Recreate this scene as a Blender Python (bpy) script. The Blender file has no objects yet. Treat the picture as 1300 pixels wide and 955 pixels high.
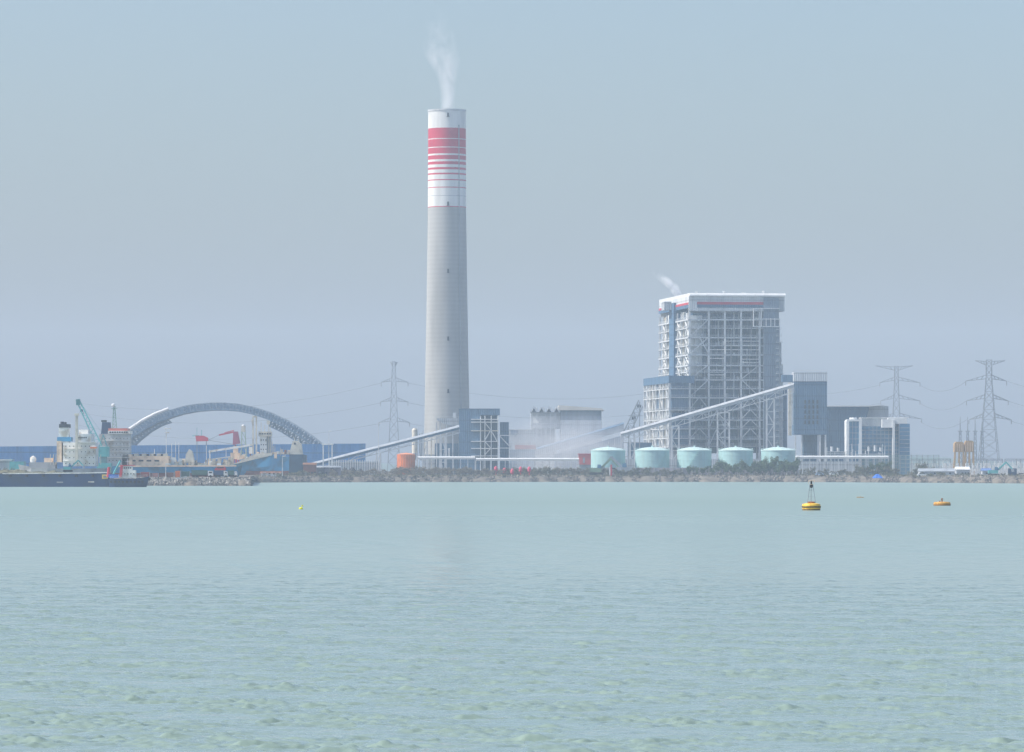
import bpy, math, random
import numpy as np
from mathutils import Matrix, Vector
random.seed(7)
R = math.radians
F, HZ, CH = 6000.0, 596.0, 6.3        # focal length in photo pixels, horizon row, eye height

# ------------------------------------------------------------------ camera, sky, sun, exposure
scn = bpy.context.scene
cd = bpy.data.cameras.new('camera'); cam = bpy.data.objects.new('camera', cd)
scn.collection.objects.link(cam); scn.camera = cam
cd.sensor_width = 36; cd.lens = F / 1300 * 36; cd.shift_y = (HZ - 477.5) / 1300
cd.clip_start = 1; cd.clip_end = 60000
cam.location = (0, 0, CH); cam.rotation_euler = (R(90), 0, 0)

SUN_EL, SUN_AZ = 48.0, -99.0     # azimuth clockwise from +Y (view direction): sun up on the left, a bit behind the camera
world = bpy.data.worlds.new('World'); scn.world = world; world.use_nodes = True
nt = world.node_tree; bg = nt.nodes['Background']
sky = nt.nodes.new('ShaderNodeTexSky'); sky.sky_type = 'NISHITA'; sky.sun_disc = False
sky.sun_elevation = R(SUN_EL); sky.sun_rotation = R(SUN_AZ)
sky.air_density = 1.0; sky.dust_density = 3.2; sky.ozone_density = 3.0
hs = nt.nodes.new('ShaderNodeHueSaturation'); hs.inputs['Saturation'].default_value = 1.06
nt.links.new(sky.outputs[0], hs.inputs['Color']); nt.links.new(hs.outputs[0], bg.inputs[0]); bg.inputs[1].default_value = 0.126
sl = bpy.data.lights.new('sun', 'SUN'); sl.energy = 3.4; sl.angle = R(0.6); sl.color = (1, .95, .87)
so = bpy.data.objects.new('sun', sl); scn.collection.objects.link(so)
sd = Vector((math.sin(R(SUN_AZ)) * math.cos(R(SUN_EL)), math.cos(R(SUN_AZ)) * math.cos(R(SUN_EL)), math.sin(R(SUN_EL))))
so.rotation_euler = sd.to_track_quat('Z', 'Y').to_euler()
so.location = (-200, -100, 600)
scn.view_settings.view_transform = 'Standard'; scn.view_settings.look = 'None'
scn.view_settings.exposure = 0.47; scn.view_settings.gamma = 1
scn.cycles.volume_bounces = 3
HAZE_DENSITY = 0.00012
HAZE_COLOR = (0.71, 0.84, 1.0)

# ------------------------------------------------------------------ helpers
COL = scn.collection
WL = {}                                  # world location of every object built


def X(px, d): return (px - 650) * d / F
def Z(py, d): return CH + (HZ - py) * d / F
def PT(px, py, d): return Vector((X(px, d), d, Z(py, d)))


class MB:
    """collects shapes in world space; build() links them as one mesh object"""
    def __init__(s, M=None):
        s.v = []; s.f = []; s.m = []; s.M = M; s.mi = 0
    def add(s, vs, fs):
        b = len(s.v)
        for p in vs:
            p = Vector(p)
            s.v.append(tuple(s.M @ p) if s.M else tuple(p))
        for f in fs:
            s.f.append(tuple(b + i for i in f)); s.m.append(s.mi)
        return s
    def box(s, x0, x1, y0, y1, z0, z1):
        return s.add([(x0, y0, z0), (x1, y0, z0), (x1, y1, z0), (x0, y1, z0), (x0, y0, z1), (x1, y0, z1), (x1, y1, z1), (x0, y1, z1)],
                     [(0, 3, 2, 1), (4, 5, 6, 7), (0, 1, 5, 4), (1, 2, 6, 5), (2, 3, 7, 6), (3, 0, 4, 7)])
    def pbox(s, px0, px1, py0, py1, d, dep):
        return s.box(X(px0, d), X(px1, d), d, d + dep, Z(py1, d), Z(py0, d))
    def bar(s, p, q, w, h=None):
        p = Vector(p); q = Vector(q); h = h or w
        t = (q - p)
        if t.length < 1e-6: return s
        t.normalize(); up = Vector((0, 0, 1)) if abs(t.z) < .95 else Vector((0, 1, 0))
        a = t.cross(up).normalized() * (w / 2); b = a.cross(t).normalized() * (h / 2)
        vs = [p - a - b, p + a - b, p + a + b, p - a + b, q - a - b, q + a - b, q + a + b, q - a + b]
        return s.add(vs, [(0, 3, 2, 1), (4, 5, 6, 7), (0, 1, 5, 4), (1, 2, 6, 5), (2, 3, 7, 6), (3, 0, 4, 7)])
    def tube(s, p, q, r, r2=None, n=8):
        p = Vector(p); q = Vector(q); r2 = r if r2 is None else r2
        t = (q - p).normalized(); up = Vector((0, 0, 1)) if abs(t.z) < .95 else Vector((0, 1, 0))
        a = t.cross(up).normalized(); b = a.cross(t).normalized()
        vs = []
        for c, rr in ((p, r), (q, r2)):
            for i in range(n):
                g = 2 * math.pi * i / n
                vs.append(c + a * math.cos(g) * rr + b * math.sin(g) * rr)
        fs = [(i, (i + 1) % n, n + (i + 1) % n, n + i) for i in range(n)]
        fs += [tuple(range(n - 1, -1, -1)), tuple(range(n, 2 * n))]
        return s.add(vs, fs)
    def lathe(s, c, prof, n=24, mats=None):
        vs = []
        for r, z in prof:
            for i in range(n):
                g = 2 * math.pi * i / n
                vs.append((c[0] + r * math.cos(g), c[1] + r * math.sin(g), c[2] + z))
        k = len(prof)
        for j in range(k - 1):
            if mats: s.mi = mats[j]
            b = len(s.v)
            sub = vs[j * n:(j + 2) * n]
            s.add(sub, [(i, (i + 1) % n, n + (i + 1) % n, n + i) for i in range(n)])
        s.mi = mats[-1] if mats else s.mi
        s.add(vs[:n], [tuple(range(n - 1, -1, -1))]); s.add(vs[-n:], [tuple(range(n))])
        return s
    def prism(s, poly, y0, y1):              # polygon in x,z extruded in y
        n = len(poly)
        vs = [(x, y0, z) for x, z in poly] + [(x, y1, z) for x, z in poly]
        fs = [tuple(range(n)), tuple(range(2 * n - 1, n - 1, -1))] + [(i, n + i, n + (i + 1) % n, (i + 1) % n) for i in range(n)]
        return s.add(vs, fs)
    def xprism(s, poly, x0, x1):             # polygon in y,z extruded in x
        n = len(poly)
        vs = [(x0, y, z) for y, z in poly] + [(x1, y, z) for y, z in poly]
        fs = [tuple(range(n)), tuple(range(2 * n - 1, n - 1, -1))] + [(i, n + i, n + (i + 1) % n, (i + 1) % n) for i in range(n)]
        return s.add(vs, fs)
    def build(s, name, mat, parent=None, smooth=False):
        me = bpy.data.meshes.new(name)
        if parent is not None: o0 = Vector(WL[parent.name])
        else:
            xs = [v[0] for v in s.v]; ys = [v[1] for v in s.v]; zs = [v[2] for v in s.v]
            o0 = Vector(((min(xs) + max(xs)) / 2, (min(ys) + max(ys)) / 2, min(zs)))
        me.from_pydata([tuple(Vector(v) - o0) for v in s.v], [], s.f)
        for m in (mat if isinstance(mat, (list, tuple)) else [mat]): me.materials.append(m)
        me.polygons.foreach_set('material_index', s.m)
        if smooth: me.polygons.foreach_set('use_smooth', [True] * len(s.f))
        me.validate(); me.update()
        o = bpy.data.objects.new(name, me); COL.objects.link(o)
        if parent is not None:
            o.parent = parent
        else:
            o.location = o0
        WL[o.name] = tuple(o0)
        return o


def tag(o, label=None, cat=None, group=None, kind=None):
    if label: o['label'] = label
    if cat: o['category'] = cat
    if group: o['group'] = group
    if kind: o['kind'] = kind
    return o


def thing(name, label, cat, loc, group=None):
    o = bpy.data.objects.new(name, None); COL.objects.link(o); o.location = loc
    o.empty_display_size = 2
    WL[o.name] = tuple(loc)
    return tag(o, label, cat, group)


def copy_tree(o, loc=None, label=None, rz=None, sc=None, parent=None):
    c = o.copy(); COL.objects.link(c)
    if parent is not None: c.parent = parent
    if loc is not None: c.location = loc
    if rz is not None: c.rotation_euler.z = rz
    if sc is not None: c.scale = sc
    if label: c['label'] = label
    for ch in list(o.children): copy_tree(ch, parent=c)
    return c


MATS = {}


def mat(name, col, rough=.7, var=.12, scale=.25, metal=0.0, stretch=(1, 1, 1), dirt=None, spec=.3, bump=0.0):
    if name in MATS: return MATS[name]
    m = bpy.data.materials.new(name); m.use_nodes = True; t = m.node_tree; n = t.nodes; L = t.links
    p = n['Principled BSDF']; p.inputs['Roughness'].default_value = rough; p.inputs['Metallic'].default_value = metal
    p.inputs['Specular IOR Level'].default_value = spec
    tc = n.new('ShaderNodeTexCoord'); mp = n.new('ShaderNodeMapping'); mp.inputs['Scale'].default_value = stretch
    L.new(tc.outputs['Object'], mp.inputs[0])
    nz = n.new('ShaderNodeTexNoise'); nz.inputs['Scale'].default_value = scale; nz.inputs['Detail'].default_value = 5
    L.new(mp.outputs[0], nz.inputs['Vector'])
    cr = n.new('ShaderNodeValToRGB'); e = cr.color_ramp.elements
    d = dirt or tuple(c * (1 - 2.2 * var) for c in col)
    e[0].position = .33; e[0].color = (*[max(0, c) for c in d], 1)
    e[1].position = .67; e[1].color = (*[min(1, c * (1 + var)) for c in col], 1)
    e2 = e.new(.48); e2.color = (*col, 1)
    L.new(nz.outputs['Fac'], cr.inputs[0]); L.new(cr.outputs[0], p.inputs['Base Color'])
    if bump:
        b = n.new('ShaderNodeBump'); b.inputs['Strength'].default_value = bump; b.inputs['Distance'].default_value = .3
        L.new(nz.outputs['Fac'], b.inputs['Height']); L.new(b.outputs[0], p.inputs['Normal'])
    MATS[name] = m
    return m


def clad(name, col, pitch=1.0, axis='X', rough=.6, depth=.18, var=.1):
    """profiled metal cladding: vertical ribs, panel seams and rain streaks"""
    if name in MATS: return MATS[name]
    m = mat(name, col, rough, var, .12, stretch=(2.5, 2.5, .35)); t = m.node_tree; n = t.nodes; L = t.links
    p = n['Principled BSDF']
    tc = n['Texture Coordinate']
    w = n.new('ShaderNodeTexWave'); w.wave_type = 'BANDS'; w.bands_direction = axis; w.inputs['Scale'].default_value = .314 / pitch
    L.new(tc.outputs['Object'], w.inputs['Vector'])
    w2 = n.new('ShaderNodeTexWave'); w2.wave_type = 'BANDS'; w2.bands_direction = 'Z'; w2.inputs['Scale'].default_value = .314 / 6.0
    L.new(tc.outputs['Object'], w2.inputs['Vector'])
    cr2 = n.new('ShaderNodeValToRGB'); cr2.color_ramp.elements[0].position = .0; cr2.color_ramp.elements[0].color = (.72, .72, .72, 1)
    cr2.color_ramp.elements[1].position = .06; cr2.color_ramp.elements[1].color = (1, 1, 1, 1)
    L.new(w2.outputs['Fac'], cr2.inputs[0])
    mx = n.new('ShaderNodeMix'); mx.data_type = 'RGBA'; mx.blend_type = 'MULTIPLY'; mx.inputs[0].default_value = 1
    src = p.inputs['Base Color'].links[0].from_socket
    L.new(src, mx.inputs[6]); L.new(cr2.outputs[0], mx.inputs[7]); L.new(mx.outputs[2], p.inputs['Base Color'])
    b = n.new('ShaderNodeBump'); b.inputs['Strength'].default_value = .5; b.inputs['Distance'].default_value = depth
    L.new(w.outputs['Fac'], b.inputs['Height']); L.new(b.outputs[0], p.inputs['Normal'])
    return m


M_white = mat('white_painted_steel', (.72, .73, .72), .5, .06, .4)
M_steel = mat('light_grey_steel', (.55, .57, .58), .55, .1, .3)
M_conv = mat('dull_conveyor_sheet', (.40, .42, .44), .6, .1, .3)
M_galv = mat('galvanised_steel', (.30, .32, .34), .5, .1, .4, metal=.3)
M_pyl = mat('weathered_pylon_steel', (.28, .31, .34), .6, .1, .4, metal=.2)
M_wire = mat('conductor_aluminium', (.13, .14, .15), .5, .05, .4, metal=.4)
M_dark = mat('dark_opening', (.03, .035, .04), .8, .1, .4)
M_grey = mat('grey_painted_steel', (.33, .36, .39), .6, .1, .3)
M_cream = mat('cream_painted_steel', (.62, .57, .47), .6, .14, .3)
M_conc = mat('pale_concrete', (.42, .41, .385), .85, .1, .08)
M_red = mat('red_paint', (.50, .035, .06), .55, .08, .4)
M_blue = clad('blue_sheet_fence', (.09, .31, .62), 1.6, 'X', .6)
M_cblue = clad('slate_blue_cladding', (.07, .145, .24), 1.2, 'X')
M_cblue2 = clad('deep_slate_cladding', (.042, .095, .165), 1.2, 'X')
M_cgrey = clad('light_grey_cladding', (.43, .46, .48), 1.2, 'X')
M_cwhite = clad('white_grey_cladding', (.62, .64, .65), 1.2, 'X')
M_casing = clad('furnace_casing_sheet', (.06, .135, .24), 2.2, 'X')
M_glass = mat('blue_window_glass', (.04, .17, .31), .25, .15, .1, spec=.8)
M_navy = mat('navy_hull_paint', (.014, .042, .12), .5, .2, .12, dirt=(.03, .045, .07))
M_hullb = mat('blue_hull_paint', (.035, .25, .46), .5, .12, .15, dirt=(.06, .14, .2))
M_hullr = mat('red_lead_hull_paint', (.20, .07, .055), .7, .2, .2)
M_hullg = mat('grey_hull_paint', (.30, .31, .32), .6, .2, .2)
M_ship = mat('white_ship_paint', (.80, .79, .75), .5, .08, .35, dirt=(.50, .45, .36))
M_teal = mat('teal_crane_paint', (.10, .42, .42), .5, .1, .4)
M_rust = mat('rusty_steel', (.20, .09, .05), .85, .25, .5)
M_tan = mat('tan_deckhouse_paint', (.76, .58, .42), .7, .14, .4)
M_black = mat('black_rubber', (.02, .02, .022), .8, .1, .5)
M_yel = mat('yellow_buoy_paint', (.84, .52, .05), .45, .1, 2.0, dirt=(.6, .30, .04))
M_oran = mat('orange_paint', (.72, .19, .05), .5, .1, .3)
M_ocherbuoy = mat('ochre_buoy_paint', (.62, .33, .08), .55, .16, 2.0)
M_fyel = mat('bright_yellow_plastic', (.75, .72, .02), .4, .05, 2.0)
M_mint = mat('mint_tank_paint', (.34, .54, .535), .55, .09, .22, stretch=(3, 3, .25), dirt=(.33, .50, .48))
M_mintroof = mat('pale_mint_roof_paint', (.52, .68, .65), .5, .05, .3)
M_rock = mat('grey_boulder', (.24, .22, .20), .95, .3, .6, bump=.4)
M_trunk = mat('bark', (.09, .065, .045), .95, .2, 1.5)
M_leafg = mat('green_leaves', (.045, .085, .03), .8, .35, .5)
M_leafo = mat('olive_leaves', (.11, .115, .065), .85, .3, .5)
M_twig = mat('grey_brown_twigs', (.18, .15, .12), .9, .3, .5)
M_asph = mat('asphalt', (.05, .05, .05), .9, .1, .5)
M_tarp = mat('blue_tarpaulin', (.03, .16, .62), .5, .1, 1.0)
M_coal = mat('black_coal', (.03, .032, .035), .9, .3, .5, bump=.5)
M_conG = mat('green_container_paint', (.06, .13, .11), .6, .15, .5)
M_conR = mat('red_container_paint', (.32, .07, .06), .6, .2, .5)
M_conB = mat('dark_blue_container_paint', (.03, .07, .15), .6, .15, .5)
M_ochre = mat('ochre_steel', (.48, .30, .12), .7, .12, .4)

# ------------------------------------------------------------------ structure: water
def water():
    def geo(a, b, ratio):
        n = max(2, int(math.log(b / a) / ratio)); return list(np.geomspace(a, b, n, endpoint=False))
    def ramp():
        out = [80.0, 84, 88, 92, 96]; r = 100.0
        while r < 2400: out.append(r); r *= 1.0006 + .0050 * min(1, max(0, (r - 180) / 1300)) ** .85
        return out
    rad = np.array([4, 10, 20, 35, 50, 65, 74] + ramp() + geo(2400, 8800, .3) + [8800.0])
    fine = np.arange(-10.0, 10.0001, .023)
    side = np.concatenate([np.linspace(-180, -30, 16)[:-1], np.linspace(-30, -10.0, 12)[:-1]])
    ang = np.concatenate([side, fine, -side[::-1]])
    ang[-1] = 180
    A = np.radians(ang)
    nr, na = len(rad), len(A)
    RR = rad[:, None]; x = RR * np.sin(A)[None]; y = RR * np.cos(A)[None]
    z = np.zeros((nr, na)); sp = np.gradient(rad)[:, None]
    spa = np.gradient(A)[None] * RR
    rng = np.random.RandomState(3)
    def field(l0, l1, n, amp, pw, spread, base_th):
        f = np.zeros((nr, na))
        for k in range(n):
            lam = l0 * (l1 / l0) ** (k / (n - 1.0))
            th = base_th + rng.normal(0, spread)
            kx, ky = math.cos(th) * 2 * math.pi / lam, math.sin(th) * 2 * math.pi / lam
            fade = np.clip(lam / (2.0 * np.maximum(sp, spa)) - 1, 0, 1)
            if fade.max() <= 0: continue
            ph = kx * x + ky * y + rng.uniform(0, 6.28)
            f += amp * lam ** pw * fade * np.sin(ph + .5 * np.sin(ph))
        return f
    swell = field(1.1, 6.0, 30, .0019, .7, .6, R(80))
    chop = field(.22, 1.05, 50, .0066, 1.0, .55, R(86))
    patch = np.zeros_like(z)                  # wave groups: short steep clusters between calmer water
    for k in range(14):
        lam = rng.uniform(.9, 9); th = rng.uniform(0, 3.14)
        patch += np.sin((math.cos(th) * x + math.sin(th) * y) * 2 * math.pi / lam + rng.uniform(0, 6.28))
    patch = np.clip(.75 + .28 * patch, .3, 1.9)
    gust = np.zeros_like(z)
    for k in range(9):
        lam = rng.uniform(30, 160); th = rng.uniform(0, 6.28)
        gust += np.sin((math.cos(th) * x + math.sin(th) * y * .5) * 2 * math.pi / lam + rng.uniform(0, 6.28))
    gust = np.clip(1 + .08 * gust, .6, 1.4)
    z = (swell + chop * patch) * gust
    v = np.stack([x, y, z], -1).reshape(-1, 3)
    v = np.concatenate([v, [[0, 0, 0]]])
    i = np.arange(nr - 1)[:, None] * na; j = np.arange(na - 1)[None]
    q = np.stack([i + j, i + na + j, i + na + j + 1, i + j + 1], -1).reshape(-1, 4)
    q = q[:, ::-1]
    c = len(v) - 1
    tri = np.stack([np.arange(na - 1) + 1, np.arange(na - 1), np.full(na - 1, c)], -1)
    me = bpy.data.meshes.new('water')
    me.vertices.add(len(v)); me.vertices.foreach_set('co', v.astype(np.float32).ravel())
    nl = q.size + tri.size
    me.loops.add(nl); me.loops.foreach_set('vertex_index', np.concatenate([q.ravel(), tri.ravel()]).astype(np.int32))
    me.polygons.add(len(q) + len(tri))
    me.polygons.foreach_set('loop_start', np.concatenate([np.arange(len(q)) * 4, q.size + np.arange(len(tri)) * 3]).astype(np.int32))
    me.polygons.foreach_set('use_smooth', np.ones(len(q) + len(tri), dtype=bool))
    me.update(calc_edges=True)
    o = bpy.data.objects.new('water', me); COL.objects.link(o); tag(o, kind='structure')
    m = bpy.data.materials.new('sea_water'); m.use_nodes = True; t = m.node_tree; n = t.nodes; L = t.links
    p = n['Principled BSDF']; p.inputs['IOR'].default_value = 1.33
    tc = n.new('ShaderNodeTexCoord')
    def noise(sc, mapping, det=3):
        mp = n.new('ShaderNodeMapping'); mp.inputs['Scale'].default_value = mapping; L.new(tc.outputs['Object'], mp.inputs[0])
        z = n.new('ShaderNodeTexNoise'); z.inputs['Scale'].default_value = sc; z.inputs['Detail'].default_value = det
        L.new(mp.outputs[0], z.inputs['Vector']); return z
    big = noise(.02, (.35, .12, 1), 5)
    cr = n.new('ShaderNodeValToRGB'); e = cr.color_ramp.elements
    e[0].position = .35; e[0].color = (.222, .300, .262, 1); e[1].position = .68; e[1].color = (.242, .322, .282, 1)
    L.new(big.outputs['Fac'], cr.inputs[0]); L.new(cr.outputs[0], p.inputs['Base Color'])
    mr = n.new('ShaderNodeMapRange'); mr.inputs['From Min'].default_value = 120; mr.inputs['From Max'].default_value = 900
    mr.inputs['To Min'].default_value = .08; mr.inputs['To Max'].default_value = .37
    sp_ = n.new('ShaderNodeVectorMath'); sp_.operation = 'LENGTH'; L.new(tc.outputs['Object'], sp_.inputs[0]); L.new(sp_.outputs['Value'], mr.inputs[0]); L.new(mr.outputs[0], p.inputs['Roughness'])
    s1 = noise(4.5, (1, .8, 1), 4); s2 = noise(.3, (1, .6, 1), 4)
    b1 = n.new('ShaderNodeBump'); b1.inputs['Strength'].default_value = .35; b1.inputs['Distance'].default_value = .05
    b2 = n.new('ShaderNodeBump'); b2.inputs['Strength'].default_value = .4; b2.inputs['Distance'].default_value = .35
    L.new(s1.outputs['Fac'], b1.inputs['Height']); L.new(s2.outputs['Fac'], b2.inputs['Height'])
    L.new(b2.outputs[0], b1.inputs['Normal']); L.new(b1.outputs[0], p.inputs['Normal'])
    me.materials.append(m)
water()

# ------------------------------------------------------------------ structure: ground
SHORE = [(-9000, 1900), (-300, 1850), (60, 1830), (186, 1812), (318, 1806), (323, 2240), (345, 2270), (400, 2290), (520, 2330), (700, 2365), (900, 2365),
         (1000, 2350), (1100, 2290), (1200, 2200), (1300, 2110), (1400, 2080), (9500, 2080)]
def shore(px):
    for (a, da), (b, db) in zip(SHORE, SHORE[1:]):
        if a <= px <= b:
            return da + (db - da) * (px - a) / (b - a)
    return 2000
def ground():
    cols = [-9000, -6000, -4000, -2500, -1500, -900, -500, -300] + list(range(-200, 318, 6)) + [318, 320, 321.5, 323] + list(range(326, 1500, 6)) + [1700, 2200, 3000, 4500, 6500, 9500]
    prof = [(-14, -1.2), (-2, -.35), (0, .05), (3, .9), (7, 1.7), (12, 2.5), (18, 2.9), (30, 3.1), (60, 3.3), (150, 3.45), (400, 3.5), (1200, 3.5), (6800, 3.5)]
    rng = random.Random(5); vs = []; fs = []
    for cpx in cols:
        base = shore(cpx) + rng.uniform(-5, 5)
        for off, z in prof:
            r = min(base + off, 8700) + (rng.uniform(-2, 2) if 0 < off < 100 else 0)
            k = r if off < 3000 else 8700
            j = (rng.uniform(-.35, .35) if 0 < off <= 60 else (rng.uniform(-.15, .15) if off == 0 else 0))
            vs.append((X(cpx, k), k, z + j))
    n = len(prof)
    for a in range(len(cols) - 1):
        for b in range(n - 1):
            i = a * n + b; fs.append((i, i + n, i + n + 1, i + 1))
    M = mat('sandy_ground', (.155, .135, .11), .95, .3, .22, dirt=(.07, .065, .06), bump=.6)
    mb = MB(); mb.add(vs, fs); o = mb.build('ground', M, smooth=True)
    tag(o, kind='structure')
ground()

# haze: the humid air between the camera and the plant
hz = MB(); hz.box(-9200, 9200, -9200, 9200, -3, 275)
hm = bpy.data.materials.new('humid_air'); hm.use_nodes = True; t = hm.node_tree
t.nodes.remove(t.nodes['Principled BSDF'])
pv = t.nodes.new('ShaderNodeVolumePrincipled'); pv.inputs['Density'].default_value = HAZE_DENSITY
pv.inputs['Color'].default_value = (*HAZE_COLOR, 1); pv.inputs['Anisotropy'].default_value = 0.0
t.links.new(pv.outputs[0], t.nodes['Material Output'].inputs['Volume'])
hz = hz.build('haze', hm); tag(hz, kind='stuff')

# ------------------------------------------------------------------ chimney
def chimney():
    d = 2700; k = d / F; cx = X(567.5, d); G = 3.3
    t = thing('chimney', 'tall tapering concrete power station chimney with red and white striped top', 'chimney', (cx, d, G))
    def rad(py):
        pts = [(141, 23.7), (265, 24.2), (400, 26.2), (500, 28), (603, 30)]
        for (a, ra), (b, rb) in zip(pts, pts[1:]):
            if a <= py <= b: return (ra + (rb - ra) * (py - a) / (b - a)) * k
        return 30 * k
    mc = mat('ringed_chimney_concrete', (.385, .385, .37), .85, .10, .07, stretch=(1, 1, .18))
    tt = mc.node_tree; n = tt.nodes; L = tt.links
    w = n.new('ShaderNodeTexWave'); w.wave_type = 'BANDS'; w.bands_direction = 'Z'; w.inputs['Scale'].default_value = .314 / 2.6
    w.inputs['Distortion'].default_value = .3
    L.new(n['Texture Coordinate'].outputs['Object'], w.inputs['Vector'])
    nz = n.new('ShaderNodeTexNoise'); nz.inputs['Scale'].default_value = .18; mp = n.new('ShaderNodeMapping'); mp.inputs['Scale'].default_value = (.08, .08, 3)
    L.new(n['Texture Coordinate'].outputs['Object'], mp.inputs[0]); L.new(mp.outputs[0], nz.inputs['Vector'])
    ad = n.new('ShaderNodeMath'); ad.operation = 'MULTIPLY'; L.new(w.outputs['Fac'], ad.inputs[0]); L.new(nz.outputs['Fac'], ad.inputs[1])
    cr = n.new('ShaderNodeValToRGB'); cr.color_ramp.elements[0].color = (.93, .93, .93, 1); cr.color_ramp.elements[1].position = .45
    L.new(ad.outputs[0], cr.inputs[0])
    mx = n.new('ShaderNodeMix'); mx.data_type = 'RGBA'; mx.blend_type = 'MULTIPLY'; mx.inputs[0].default_value = 1
    p = n['Principled BSDF']; src = p.inputs['Base Color'].links[0].from_socket
    L.new(src, mx.inputs[6]); L.new(cr.outputs[0], mx.inputs[7]); L.new(mx.outputs[2], p.inputs['Base Color'])
    prof = [(rad(py), Z(py, d) - G) for py in (606, 590, 560, 530, 500, 470, 440, 400, 360, 320, 290, 264)]
    MB().lathe((cx, d, G), prof, 72).build('shaft', mc, t, True)
    bands = [(264, 263, 1), (263, 249.9, 0), (249.9, 249.3, 2), (249.3, 239.6, 0), (239.6, 238.5, 1), (238.5, 230.3, 0), (230.3, 228.9, 1), (228.9, 222.9, 0), (222.9, 220.8, 1),
             (220.8, 216.5, 0), (216.5, 213.7, 1), (213.7, 210, 0), (210, 206.4, 1), (206.4, 203.7, 0), (203.7, 198.5, 1), (198.5, 196.3, 0),
             (196.3, 188.8, 1), (188.8, 187.8, 0), (187.8, 178, 1), (178, 177.1, 0), (177.1, 163.8, 1), (163.8, 141, 0)]
    mr = [mat('white_chimney_paint', (.72, .72, .70), .6, .07, .15, stretch=(1, 1, .15), dirt=(.58, .58, .56)), mat('red_chimney_paint', (.50, .028, .065), .6, .08, .1), M_grey]
    for a, b, c in bands:
        mb = MB(); r0, r1 = rad(a) + .06, rad(b) + .06
        mb.lathe((cx, d, G), [(r0, Z(a, d) - G), (r1, Z(b, d) - G)], 72)
        mb.build('red_band' if c == 1 else ('white_band' if c == 0 else 'grey_ring'), mr[c], t, True)
    rt = rad(141)
    MB().lathe((cx, d, Z(141, d)), [(rt + .35, -.5), (rt + .35, .5), (rt - 1, .5)], 72).build('rim', M_steel, t)
    MB().tube((cx + .5, d, Z(141, d)), (cx + .5, d, Z(139.7, d)), 4.2, 4.2, 24).build('flue', M_dark, t)
    for py in (147.6, 260, 345, 430.5, 497):
        r = rad(py); a = R(-86)
        p0 = Vector((cx + r * math.cos(a), d + r * math.sin(a), Z(py, d)))
        mb = MB(); mb.box(p0.x - .5, p0.x + .5, p0.y - .5, p0.y + .25, p0.z - .9, p0.z + 1.1)
        mb.box(p0.x - .8, p0.x + .8, p0.y - 1.2, p0.y - .3, p0.z - 1.2, p0.z - .9); mb.build('access_port', M_dark, t)
    mb = MB(); a = R(-52)
    for z0, z1 in zip(range(600, 160, -40), range(560, 120, -40)):
        r0, r1 = rad(z0), rad(max(z1, 141)); mb.bar((cx + (r0 + .5) * math.cos(a), d + (r0 + .5) * math.sin(a), Z(z0, d)), (cx + (r1 + .5) * math.cos(a), d + (r1 + .5) * math.sin(a), Z(max(z1, 143), d)), .5, .3)
    mb.build('ladder', M_galv, t)
chimney()

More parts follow.
